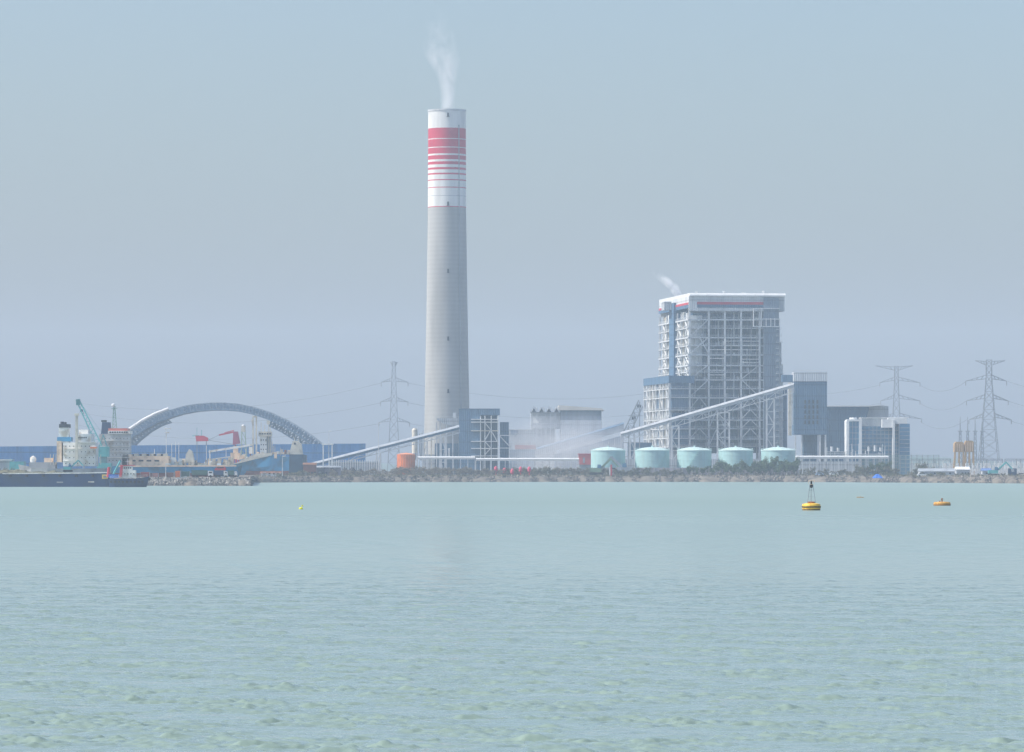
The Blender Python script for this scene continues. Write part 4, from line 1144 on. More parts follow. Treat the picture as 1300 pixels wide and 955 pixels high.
def excavator(label, px, py, d, col, flip=1, s=1.0, G=None, dz=0):
    """tracked digger standing at ground z"""
    z = G if G is not None else 3.3; x = X(px, d)
    t = thing('excavator', label, 'excavator', (x, d, z), 'tracked excavators')
    m = col
    for q in (0, 2.2):
        mb = MB(); mb.prism([(x - 2 * s, z + .2), (x - 1.6 * s, z), (x + 1.6 * s, z), (x + 2 * s, z + .2), (x + 2 * s, z + .7 * s), (x + 1.6 * s, z + .9 * s), (x - 1.6 * s, z + .9 * s), (x - 2 * s, z + .7 * s)], d + q * s, d + (q + .6) * s); mb.build('track', M_black, t)
    mb = MB(); mb.box(x - 1.9 * s, x + 1.5 * s, d + .2, d + 2.6 * s, z + 1.0 * s, z + 2.2 * s); mb.build('body', m, t)
    mb = MB(); mb.prism([(x + .3 * s * flip, z + 2.2 * s), (x + 1.5 * s * flip, z + 2.2 * s), (x + 1.4 * s * flip, z + 3.2 * s), (x + .4 * s * flip, z + 3.3 * s)], d + .1, d + 1.2 * s); mb.build('cab', M_glass, t)
    a = Vector((x + 1.2 * s * flip, d + 1.4 * s, z + 2 * s)); b = a + Vector((3.2 * s * flip, 0, 3.0 * s)); c = b + Vector((2.2 * s * flip, 0, -2.6 * s))
    MB().bar(a, b, .5 * s, .6 * s).build('boom', m, t)
    MB().bar(b, c, .35 * s, .45 * s).build('stick', m, t)
    mb = MB(); mb.prism([(c.x - .5 * s, c.z + .2), (c.x + .5 * s, c.z + .2), (c.x + .6 * s, c.z - .8 * s), (c.x - .2 * s, c.z - .9 * s)], c.y - .5, c.y + .6); mb.build('bucket', M_grey, t)
excavator('small teal excavator standing on the deck of the navy barge', 86, 597, 1706, M_teal, 1, .85, 5.35)

def tug():
    d = 1680; t = thing('tugboat', 'dark hulled workboat with white wheelhouse moored at the end of the rock bank', 'tugboat', (X(160, d), d, 0))
    mb = MB(); hull(mb, [(X(138, d), d + 3, 2.2, 1.8, 3.0), (X(146, d), d + 3, 3, 2.6, 2.9), (X(170, d), d + 3, 3, 2.6, 3.0), (X(180, d), d + 3, 2.2, 1.6, 3.3, X(178, d)), (X(189, d), d + 3, .25, .1, 3.9, X(184, d))])
    h = mb.build('hull', M_navy, t)
    mb = MB(); mb.tube((X(189, d), d + 3, 3.4), (X(188, d), d + 3, 2.4), .5); mb.build('bow_fender', M_black, h)
    MB().pbox(152, 172, 597, 607, d + 1, 4).build('deckhouse', M_ship, t)
    w = MB().pbox(156, 168, 591.5, 597, d + 1.4, 3).build('wheelhouse', M_ship, t)
    mb = MB(); portholes(mb, 157, 167, (593.3,), d + 1.4, 2.6, 1.7, 1.7); mb.build('window', M_dark, w)
    mb = MB(); portholes(mb, 154, 171, (601,), d + 1, 3.8, 1.4, 1.4); mb.build('porthole', M_dark, t)
    MB().pbox(153, 171, 590.6, 591.5, d + 1, 4).build('roof', M_red, w)
    MB().pbox(138, 150, 602.5, 607, d + 1, 3).build('winch_housing', M_tarp, t)
    mb = MB(); mb.tube(PT(137.5, 606, d + 2), PT(138.5, 593, d + 2), .7, .5, 10); mb.build('funnel', M_red, t)
    MB().bar(PT(153, 606, d + .6), PT(154.5, 591, d + .6), .9).build('red_post', M_red, t)
    MB().bar(PT(144, 602, d + 1), PT(153, 585, d + 2), .55).build('davit', M_teal, t)
    mb = MB(); mb.bar(PT(162, 591, d + 3), PT(162, 583, d + 3), .2); mb.bar(PT(159, 586, d + 3), PT(165, 586, d + 3), .15); mb.build('mast', M_white, t)
    mb = MB(); rail(mb, (X(140, d), d, 3.0), (X(172, d), d, 3.0), .12, .9); rail(mb, (X(172, d), d + .6, 3.1), (X(186, d), d + 2.8, 3.7), .12, .8); mb.build('handrail', M_ship, t)
    mb = MB()
    for px in range(141, 182, 5): mb.tube((X(px, d), d - .2, 1.5), (X(px, d), d - .2, 2.3), .4, n=8)
    mb.build('tyre_fender', M_black, t)
tug()

def tanker():
    d = 1830; t = thing('cargo_ship', 'ship with rust streaked white accommodation block and blue striped funnel behind the barge', 'ship', (X(95, d), d, 0))
    mb = MB(); hull(mb, [(X(20, d), d + 10, 1, .5, 8.2, X(30, d)), (X(38, d), d + 10, 7, 5, 7.0), (X(60, d), d + 10, 9, 8, 6.6), (X(118, d), d + 10, 9, 8, 6.6), (X(132, d), d + 10, 7, 4, 6.8)])
    mb.build('hull', M_hullg, t)
    MB().pbox(72, 78, 560, 587, d + 4, 12).build('casing', M_tan, t)
    f = MB().pbox(74.5, 87, 543, 562, d + 5, 7).build('funnel', M_ship, t)
    MB().pbox(75, 87.5, 538.5, 542.9, d + 4.6, 7.6).build('funnel_top', M_dark, f)
    mb = MB(); mb.tube(PT(79, 538.5, d + 8), PT(79, 535.5, d + 8), .7); mb.tube(PT(83, 538.5, d + 8), PT(83, 536, d + 8), .5); mb.build('exhaust', M_dark, f)
    MB().pbox(72.5, 90, 555, 560.5, d + 4.5, 9).build('blue_band', M_hullb, f)
    a = MB().pbox(80, 121, 562, 592, d + 3, 14).build('accommodation', M_ship, t)
    b = MB().pbox(97, 116, 551, 562, d + 2, 14).build('bridge', M_ship, t)
    MB().pbox(100, 112, 545.5, 551, d + 5, 8).build('upper_deckhouse', M_ship, b)
    mb = MB(); portholes(mb, 98, 110, (555,), d + 2, 2.6, 1.9, 1.5); mb.build('bridge_window', M_dark, b)
    MB().pbox(96, 122, 560.9, 561.9, d + .8, 2).build('bridge_wing', M_ship, b)
    mb = MB(); portholes(mb, 83, 119, (566, 573, 580.5, 588), d + 3, 5, 1.2, 1.2); mb.build('porthole', M_dark, a)
    for py in (569.5, 577, 585):
        mb = MB(); mb.pbox(80, 123, py, py + .5, d + 2, 1); rail(mb, PT(80, py, d + 2), PT(123, py, d + 2), .12); mb.build('deck_edge', M_ship, a)
    mb = MB(); mb.pbox(95.6, 98.8, 526, 588, d + .3, 1.2); mb.pbox(94.5, 100, 525, 528, d, 2); mb.build('kingpost', M_cream, t)
    mb = MB(); mb.prism([(X(114.5, d), Z(569.5, d)), (X(122, d), Z(569.5, d)), (X(123, d), Z(567.5, d)), (X(114, d), Z(567.5, d))], d + .2, d + 2); l = mb.build('lifeboat', M_oran, t)
    mb = MB(); mb.prism([(X(114.5, d), Z(567.4, d)), (X(122.5, d), Z(567.4, d)), (X(120.5, d), Z(565.5, d)), (X(116, d), Z(565.5, d))], d + .4, d + 1.8); mb.build('canopy', M_ship, l)
    mb = MB(); mb.pbox(37, 70, 587, 596, d + 6, 8); mb.build('foredeck_house', M_hullg, t)
    mb = MB(); mb.pbox(56, 66, 581.5, 587, d + 8, 6); mb.build('hatch', M_tan, t)
    mb = MB(); mb.lathe(PT(42, 587, d + 10), [(1.1, 0), (1.25, 1.2), (.9, 2.1), (.2, 2.5)], 16); mb.build('vent_dome', M_ship, t, True)
    for px in (64, 68, 71, 124, 128): MB().bar(PT(px, 590, d + 3), PT(px, 577, d + 3), .2).build('samson_post', M_cream, t)
tanker()

def boom_crane():
    d = 1870; t = thing('crane', 'teal lattice boom crane leaning left between the two white ship superstructures', 'crane', (X(131, d), d, 3.0))
    mb = MB(); A = [PT(124, 569, d + q) for q in (0, 3)]; B = [PT(129.5, 566, d + q) for q in (0, 3)]; T1 = [PT(96.5, 507.5, d + 1 + q * .4) for q in (0, 1)]; T2 = [PT(100, 506.5, d + 1 + q * .4) for q in (0, 1)]
    n = 16
    for i in range(2):
        mb.bar(A[i], T1[i], .42); mb.bar(B[i], T2[i], .42)
        for j in range(n):
            f, g = j / n, (j + 1) / n
            a, b = A[i].lerp(T1[i], f), B[i].lerp(T2[i], g)
            mb.bar(a, b, .2) if j % 2 else mb.bar(A[i].lerp(T1[i], g), B[i].lerp(T2[i], f), .2)
    for j in range(n):
        f = j / n; mb.bar(A[0].lerp(T1[0], f), A[1].lerp(T1[1], f + 1 / n), .16); mb.bar(B[0].lerp(T2[0], f), B[1].lerp(T2[1], f + 1 / n), .16)
    mb.build('boom', M_teal, t)
    mb = MB(); mb.pbox(96.5, 101.5, 507, 514.5, d + .5, 1.6); mb.build('boom_head', mat('dark_teal_paint', (.05, .2, .22), .5, .1), t)
    mb = MB(); mb.bar(PT(100, 514, d + 1), PT(103.5, 521, d + 1), .1); mb.pbox(101.5, 105, 520, 523, d + .6, 1); mb.build('hook_block', M_conB, t)
    MB().pbox(124, 138, 567, 580, d, 5).build('machinery_house', M_teal, t)
    mb = MB(); mb.pbox(127, 135, 580, 588, d + .6, 4); mb.build('slew_column', mat('grey_teal_paint', (.22, .40, .40), .6, .15), t)
    MB().pbox(123, 141, 588, 604, d - .2, 6).build('pedestal', M_teal, t)
    mb = MB(); mb.bar(PT(136, 567, d + 2), PT(131, 552, d + 2), .4); mb.bar(PT(131, 552, d + 2), PT(99, 507, d + 1.5), .08); mb.bar(PT(131, 552, d + 2), PT(126, 567, d + 2), .3); mb.build('back_stay', M_teal, t)
boom_crane()

def bulker():
    d = 1900; t = thing('cargo_ship', 'long blue hulled ship with grey block, red top deck and tan deckhouses', 'ship', (X(215, d), d, 3))
    mb = MB(); hull(mb, [(X(122, d), d + 9, 5, 3, Z(592, d)), (X(132, d), d + 9, 8, 7, Z(592, d)), (X(270, d), d + 9, 8, 7, Z(593, d)), (X(296, d), d + 9, 5, 3, Z(592.5, d)), (X(306, d), d + 9, .6, .2, Z(591, d), X(300, d))], 2.0)
    mb.build('hull', M_hullb, t)
    mb = MB(); hull(mb, [(X(124, d), d + 9, 6.5, 3, Z(600.5, d)), (X(132, d), d + 9, 8.1, 7, Z(600.5, d)), (X(270, d), d + 9, 8.1, 7, Z(600.5, d)), (X(299, d), d + 9, 2.2, .5, Z(600.5, d))], 1.9)
    mb.build('boot_topping', M_hullr, t)
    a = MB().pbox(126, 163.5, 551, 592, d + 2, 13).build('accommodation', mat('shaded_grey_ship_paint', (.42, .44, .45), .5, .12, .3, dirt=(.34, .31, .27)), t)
    b = MB().pbox(137, 165, 547, 551, d + 1, 14).build('bridge', M_ship, t)
    MB().pbox(137.5, 162, 543.8, 547, d + 1.5, 12).build('top_deck', mat('coral_deck_paint', (.60, .16, .12), .6, .1), b)
    mb = MB(); portholes(mb, 139, 163, (548,), d + 1, 3, 2.1, 1.7); mb.build('bridge_window', M_dark, b)
    mb = MB(); portholes(mb, 129, 162, (556, 563, 570, 577, 584), d + 2, 4.6, 1.1, 1.2); mb.build('porthole', M_dark, a)
    for py in (559.5, 566.5, 573.5, 580.5):
        mb = MB(); mb.pbox(126, 165, py, py + .5, d + 1, 1); rail(mb, PT(126, py, d + 1), PT(165, py, d + 1), .12); mb.build('deck_edge', M_ship, a)
    f = MB().prism([(X(126.5, d), Z(551, d)), (X(139, d), Z(551, d)), (X(137.5, d), Z(536, d)), (X(128, d), Z(536, d))], d + 6, d + 12).build('funnel', M_navy, t)
    MB().pbox(128.5, 134.5, 533.5, 535.9, d + 7, 4).build('funnel_top', M_dark, f)
    mb = MB()
    for s in (-1, 1): mb.bar(PT(145.5 + s * 2.6, 544, d + 5), PT(145 + s * .8, 516, d + 5), .28)
    for j in range(6): f0 = 544 - j * 4.6; w = 2.6 - j * .3; mb.bar(PT(145.5 - w, f0, d + 5), PT(145.5 + w, f0 - 4.6, d + 5), .16); mb.bar(PT(145.5 - w, f0, d + 5), PT(145.5 + w, f0, d + 5), .16)
    mb.bar(PT(141, 519, d + 5), PT(149, 519, d + 5), .2)
    m = mb.build('mast', mat('green_mast_paint', (.16, .34, .26), .6, .1), t)
    mb = MB(); mb.lathe(PT(143.8, 516.5, d + 5), [(.5, 0), (.85, .5), (.7, 1), (.1, 1.35)], 14); mb.build('radar_dome', M_white, m, True)
    # deckhouses
    h = MB().pbox(155, 168, 577, 592, d + 2, 12).build('deckhouse', M_tan, t)
    h2 = MB().pbox(164, 214, 579, 591, d + 3, 11).build('hatch_coaming', M_tan, t)
    mb = MB()
    for px in (170, 180, 190, 199, 207): mb.pbox(px, px + 5, 576, 579.2, d + 3, 6)
    mb.build('hatch_cover', M_cream, h2)
    mb = MB()
    for px in (166, 176, 186, 196): mb.pbox(px, px + 6, 584, 586, d + 2.9, .2)
    mb.build('hatch_recess', M_dark, h2)
    mb = MB(); portholes(mb, 168, 212, (576.5,), d + 3.4, 9, 3, 2.5); mb.build('hatch_opening', M_dark, h2)
    MB().bar(PT(150, 592, d + 1), PT(300, 591.5, d + 1), .5, .6).build('bulwark', M_tan, t)
    rr = random.Random(6); gear = mat('buff_deck_gear', (.55, .46, .35), .7, .25, .8)
    for i in range(64):
        px = rr.uniform(212, 292); s = rr.uniform(1, 6); h = rr.uniform(2, 11) * (1 if i % 3 else .5); MB().pbox(px, px + s, 591.5 - h, 591.5, d + rr.uniform(3, 12), 2).build('deck_machinery', gear if i % 4 else M_ship, t)
    mb = MB()
    for px, py in ((211, 543), (218, 563), (223, 561), (227, 562), (262, 566), (266, 571), (244, 575), (196, 570)): mb.bar(PT(px, 592, d + 5), PT(px, py, d + 5), .22)
    mb.pbox(208, 217, 543.5, 545, d + 4.6, 1); mb.pbox(209, 215, 549, 550, d + 4.6, 1)
    mb.build('light_post', M_ship, t)
    mb = MB(); mb.prism([(X(234, d), Z(588, d)), (X(246, d), Z(588, d)), (X(243, d), Z(573, d)), (X(239, d), Z(570.5, d)), (X(235, d), Z(577, d))], d + 4, d + 9); mb.build('cargo_heap', M_cream, t)
bulker()

def dry_ship():
    d = 2330; t = thing('cargo_ship', 'blue hulled ship with cream derrick posts, hauled up behind the small white shed', 'ship', (X(335, d), d, 3))
    zt = lambda p: Z(p, d)
    G = 3.2
    mb = MB(); hull(mb, [(X(289, d), d + 9, .4, .2, zt(591.5), X(300, d)), (X(305, d), d + 9, 4.5, 1.5, zt(587.5), X(310, d)), (X(322, d), d + 9, 7.5, 4.5, zt(583), X(322, d)), (X(345, d), d + 9, 8.5, 8, zt(578)),
                         (X(367, d), d + 9, 8.5, 8, zt(580.5))], zt(606))
    mb.build('hull', M_hullb, t)
    mb = MB(); hull(mb, [(X(303, d), d + 9, 2, .7, zt(598), X(311, d)), (X(322, d), d + 9, 6.3, 4.6, zt(598)), (X(345, d), d + 9, 8.5, 8.2, zt(598)), (X(367, d), d + 9, 8.6, 8.1, zt(598))], zt(607))
    mb.build('boot_topping', M_hullr, t)
    mb = MB(); hull(mb, [(X(367.2, d), d + 9, 8.7, 8.4, zt(577)), (X(384, d), d + 9, 8.4, 7.5, zt(577)), (X(388, d), d + 9, 6, 4, zt(578), X(389, d))], zt(606)); mb.build('stern', mat('dark_blue_hull_paint', (.02, .07, .13), .5, .2, .2), t)
    MB().bar(PT(289, 591, d), PT(345, 577.5, d + .2), .6, .5).build('bulwark', M_cream, t)
    MB().prism([(X(296, d), zt(589.5)), (X(345, d), zt(578)), (X(345, d), zt(575)), (X(322, d), zt(577))], d + 1.5, d + 12).build('forecastle', M_cream, t)
    mb = MB()
    for px in (321.3, 325.5): mb.bar(PT(px, 577, d + 2), PT(px, 528, d + 2), .75)
    mb.bar(PT(320.5, 529, d + 2), PT(326.5, 529, d + 2), .9); mb.bar(PT(319.5, 533, d + 2), PT(321, 540, d + 2), .5); mb.build('derrick_post', M_cream, t)
    a = MB().pbox(330, 338.5, 553, 577, d + 3, 7).build('accommodation', M_ship, t)
    MB().pbox(328, 344.5, 548, 554, d + 2, 8.5).build('bridge', M_cream, t)
    mb = MB(); mb.pbox(339, 344, 554, 577, d + 5, 5); mb.build('casing', M_grey, t)
    mb = MB(); portholes(mb, 331, 338, (558, 564, 570), d + 3, 3, 1.2, 1.4); mb.build('porthole', M_dark, a)
    mb = MB(); portholes(mb, 329, 343, (550,), d + 2, 3.2, 2, 1.6); mb.build('bridge_window', M_dark, a)
    mb = MB()
    for px, py in ((341, 534), (343, 540), (336, 540), (331.5, 536), (345.5, 560), (347, 566)): mb.bar(PT(px, 577, d + 4), PT(px, py, d + 4), .3)
    mb.pbox(338.5, 342.5, 534, 539, d + 3.6, 1.4); mb.build('signal_mast', M_cream, t)
    mb = MB(); mb.prism([(X(367, d), zt(577)), (X(383.5, d), zt(577)), (X(382, d), zt(564)), (X(377, d), zt(560)), (X(371, d), zt(560)), (X(369, d), zt(567))], d + 4, d + 12); p = mb.build('poop_house', M_cream, t)
    mb = MB(); mb.pbox(373, 375.5, 562, 564.5, d + 3.8, .3); mb.build('opening', M_dark, p)
    mb = MB(); mb.bar(PT(374, 560, d + 5), PT(374, 555, d + 5), .25); mb.build('flagstaff', M_ship, p)
    mb = MB(); mb.pbox(348, 351.5, 574, 582, d - .1, 1.5); mb.pbox(345, 367, 574, 577, d + 3, 5); mb.build('deck_stores', M_tan, t)
    mb = MB(); mb.bar(PT(265, 573.5, d + 2), PT(322, 564.5, d + 2), .8, 1.0); mb.bar(PT(266.5, 592, d + 2), PT(266.5, 573, d + 2), .5); mb.bar(PT(287, 585, d + 2), PT(287, 571, d + 2), .3)
    mb.bar(PT(270, 583, d + 2), PT(292, 580, d + 2), .5); mb.build('cargo_boom', M_ship, t)
    mb = MB(); mb.pbox(292.5, 305, 575, 583, d + 8, 6); mb.pbox(296, 302, 566.5, 575, d + 9, 4); mb.build('winch_house', M_tan, t)
    mb = MB(); mb.pbox(316, 321, 567.5, 576, d + 4, 5); mb.build('mast_house', M_ship, t)
    rr = random.Random(77)
    for i in range(26):
        px = rr.uniform(300, 366); h = rr.uniform(1.5, 6); y0 = 584 - min(45, px - 300) * .17; MB().pbox(px, px + rr.uniform(1, 4), y0 - h, y0, d + rr.uniform(2, 8), 2).build('deck_machinery', (M_cream, M_tan, M_ship, M_rust)[i % 4], t)
    for px, py in ((305, 572), (312, 570), (349, 565), (356, 569), (362, 571), (379, 556)): MB().bar(PT(px, 580, d + 3), PT(px, py, d + 3), .3).build('samson_post', M_cream, t)
dry_ship()

def port_crane():
    d = 2430; t = thing('harbour_crane', 'faded red level luffing crane with hanging red counterweight, seen under the arch', 'crane', (X(297, d), d, 3.4))
    mb = MB(); mb.prism([(X(295.5, d), Z(565, d)), (X(304.5, d), Z(563, d)), (X(301.8, d), Z(548, d)), (X(296, d), Z(548, d))], d, d + 5); mb.build('tower', mat('magenta_red_paint', (.38, .08, .14), .6, .1), t)
    mb = MB()
    for px in (294, 300, 306):
        for q in (0, 5): mb.bar(PT(299, 565, d + q), (X(px, d), d + q, 3.4), .7)
    mb.build('portal_leg', M_red, t)
    mb = MB(); mb.bar(PT(297, 548.5, d + 2), PT(278, 552.5, d + 2), 1.0, .8); mb.bar(PT(297, 546.5, d + 2), PT(285, 549.5, d + 2), .4); mb.build('jib', M_red, t)
    mb = MB(); mb.bar(PT(278, 552.5, d + 2), PT(264, 559, d + 2), .12); mb.bar(PT(264, 559, d + 2), PT(296, 564, d + 2), .15); mb.build('hoist_rope', M_dark, t)
    mb = MB(); mb.prism([(X(248, d), Z(553.3, d)), (X(258, d), Z(553.3, d)), (X(264, d), Z(556, d)), (X(264, d), Z(560, d)), (X(249, d), Z(560.5, d))], d, d + 4); c = mb.build('counterweight', mat('bright_red_paint', (.60, .04, .07), .5, .08), t)
    mb = MB(); mb.bar(PT(244, 553.5, d + 1), PT(253, 553, d + 1), .3); mb.bar(PT(250, 553.5, d + 1), PT(250, 543, d + 1), .2); mb.bar(PT(256, 553.5, d + 1), PT(256, 546, d + 1), .3); mb.build('antenna', M_teal, c)
    mb = MB(); mb.bar(PT(250, 560.4, d + 2), (X(250, d), d + 2, 3.4), .35); mb.bar(PT(262, 560, d + 2), (X(262, d), d + 2, 3.4), .35); mb.build('stay_post', M_pyl, t)
    t = thing('winch_tower', 'slim cream and green braced tower right of the red crane', 'tower', (X(309.5, d), d, 3.4))
    mb = MB(); mb.pbox(306.3, 311.5, 541, 548.5, d, 3); mb.build('cabin', M_cream, t)
    mb = MB(); mb.lathe(PT(309, 541, d + 1.5), [(.9, 0), (.8, .6), (.1, .9)], 12); mb.build('cabin_roof', M_white, t)
    mb = MB()
    for q in (0, 2.5):
        mb.bar(PT(307, 548, d + q), PT(306, 606, d + q), .45); mb.bar(PT(311, 548, d + q), PT(315, 606, d + q), .45)
        for i in range(7): y0 = 548 + i * 8; mb.bar(PT(307, y0, d + q), PT(311 + i * .5, y0 + 8, d + q), .25)
    mb.build('braced_leg', mat('pale_green_paint', (.30, .40, .28), .6, .1), t)
port_crane()

# ------------------------------------------------------------------ left quay: trucks, containers, sheds
def container(label, px0, px1, py0, d, m, z=3.1):
    t = thing('shipping_container', label, 'container', (X((px0 + px1) / 2, d), d, z), 'shipping containers on the quay')
    x0, x1 = X(px0, d), X(px1, d); zt = Z(py0, d)
    MB().box(x0, x1, d, d + 2.4, z, zt).build('body', m, t)
    mb = MB(); n = max(4, int((x1 - x0) / .45))
    for i in range(n): x = x0 + .15 + (x1 - x0 - .3) * i / n; mb.box(x, x + .16, d - .07, d - .002, z + .15, zt - .15)
    mb.build('corrugation', m, t)
    mb = MB()
    for x in (x0 - .03, x1 - .12):
        mb.box(x, x + .15, d - .09, d + 2.45, z, zt + .04)
    mb.build('corner_frame', M_grey, t)
container('dull red container right behind the workboat bow', 178, 190, 599.5, 1850, M_conR)
container('faded pink red container, second along the quay', 193, 201, 601, 1848, mat('faded_pink_paint', (.42, .2, .19), .7, .2, .6))
container('brownish container in the middle of the quay row', 210, 221, 600, 1852, mat('brown_container_paint', (.22, .12, .10), .7, .2, .6))
container('brightest orange red container left of the green trailers', 222, 229, 598, 1850, M_oran)
container('dark green container behind the orange red one', 229.8, 241, 598.5, 1856, M_conG)

def truck(label, px0, px1, d, mbox, face=1, z=3.1, py=597.5, mcab=None):
    t = thing('truck', label, 'truck', (X((px0 + px1) / 2, d), d, z), 'trucks parked on the quay')
    x0, x1 = X(px0, d), X(px1, d); zt = Z(py, d); cl = min(2.0, (x1 - x0) * .28); ca, cb = (x1 - cl, x1) if face > 0 else (x0, x0 + cl)
    ba, bb = (x0, x1 - cl - .3) if face > 0 else (x0 + cl + .3, x1)
    c = MB().prism([(ca, z + .7), (cb, z + .7), (cb, z + 1.6), (cb - .25 * face * 1, zt - .3), (ca, zt - .3)] if face > 0 else [(ca, z + .7), (cb, z + .7), (cb, zt - .3), (ca + .25, zt - .3), (ca, z + 1.6)], d, d + 2.3).build('cab', mcab or M_white, t)
    MB().box(ca + .4, cb - .4, d - .03, d - .001, z + 1.7, zt - .6).build('window', M_dark, c)
    b = MB().box(ba, bb, d - .05, d + 2.4, z + 1.1, zt).build('cargo_body', mbox, t)
    MB().box(x0 + .2, x1 - .2, d + .3, d + 2, z + .7, z + 1.08).build('chassis', M_black, t)
    for x in (ba + .8, ba + 2.0, ca + cl / 2):
        for q in (0, 2.0): MB().tube((x, d + q, z + .5), (x, d + q + .35, z + .5), .5, n=14).build('wheel', M_black, t)
truck('long green trailer truck, the left one of the quay row', 243, 270.5, 1835, M_conG, 1, py=597)
truck('dark green truck with a white cab in the middle of the row', 271.5, 289, 1835, M_conB, 1)
truck('dark truck with white cab nearest the beached ship bow', 289.5, 301, 1834, M_conG, 1)
t = thing('parked_car', 'pink red minivan parked behind the dark trucks', 'car', (X(279, 1862), 1862, 3.2)); d = 1862
MB().prism([(X(272, d), Z(597, d)), (X(286.5, d), Z(597, d)), (X(287, d), Z(595, d)), (X(285, d), Z(592.5, d)), (X(276, d), Z(592.5, d)), (X(273, d), Z(595, d))], d, d + 2).build('body', M_red, t)
MB().pbox(275.5, 284, 593, 594.6, d - .03, .028).build('window', M_dark, t)
MB().pbox(273, 286, 597, 603, d + .3, 1.6).build('loading_ramp', M_grey, t)

def shed(label, px0, px1, py0, py1, d, mw, mr, dep=8, ridge=1.2, door=True, z=3.2, name='shed'):
    t = thing(name, label, 'shed', (X((px0 + px1) / 2, d), d, z)); x0, x1 = X(px0, d), X(px1, d); zt = Z(py0, d) - ridge
    MB().box(x0, x1, d, d + dep, z, zt).build('wall', mw, t)
    MB().xprism([(d - .5, zt), (d + dep + .5, zt), (d + dep / 2, zt + ridge)], x0 - .3, x1 + .3).build('roof', mr, t)
    if door:
        w = (x1 - x0); MB().box(x0 + w * .12, x0 + w * .12 + 1.2, d - .05, d - .002, z, z + 2).build('door', M_grey, t)
        for f in (.4, .62, .84): MB().box(x0 + w * f, x0 + w * f + .9, d - .05, d - .002, z + 1, z + 1.8).build('window', M_dark, t)
    return t
shed('small white walled shed with rusty roof edge in front of the beached ship', 331, 356, 598.8, 606, 2285, M_white, M_rust, 6, .8, z=2.9)
shed('dark red lean shed right of the beached ship stern', 385, 401, 587.5, 600, 2320, M_hullr, M_rust, 8, 1)
shed('grey purple shed with flat roof in front of the coal pile', 401, 432, 591.5, 603, 2330, mat('mauve_wall', (.22, .19, .23), .8, .2, .3), M_grey, 8, .8)
shed('long low grey roofed store on the right shore', 1168, 1212, 594.8, 603, 2260, M_cgrey, M_grey, 12, 1.4, z=3.0)
shed('bright white roofed store right of the long grey one', 1214, 1231, 592.6, 600, 2330, M_cgrey, M_white, 8, 1.4, z=3.0)
shed('faded blue roofed hut left of the teal excavator', 1247, 1258, 594.5, 600, 2320, M_cgrey, mat('faded_blue_sheet', (.12, .2, .42), .7, .1, .3), 6, 1.2, z=3.0)

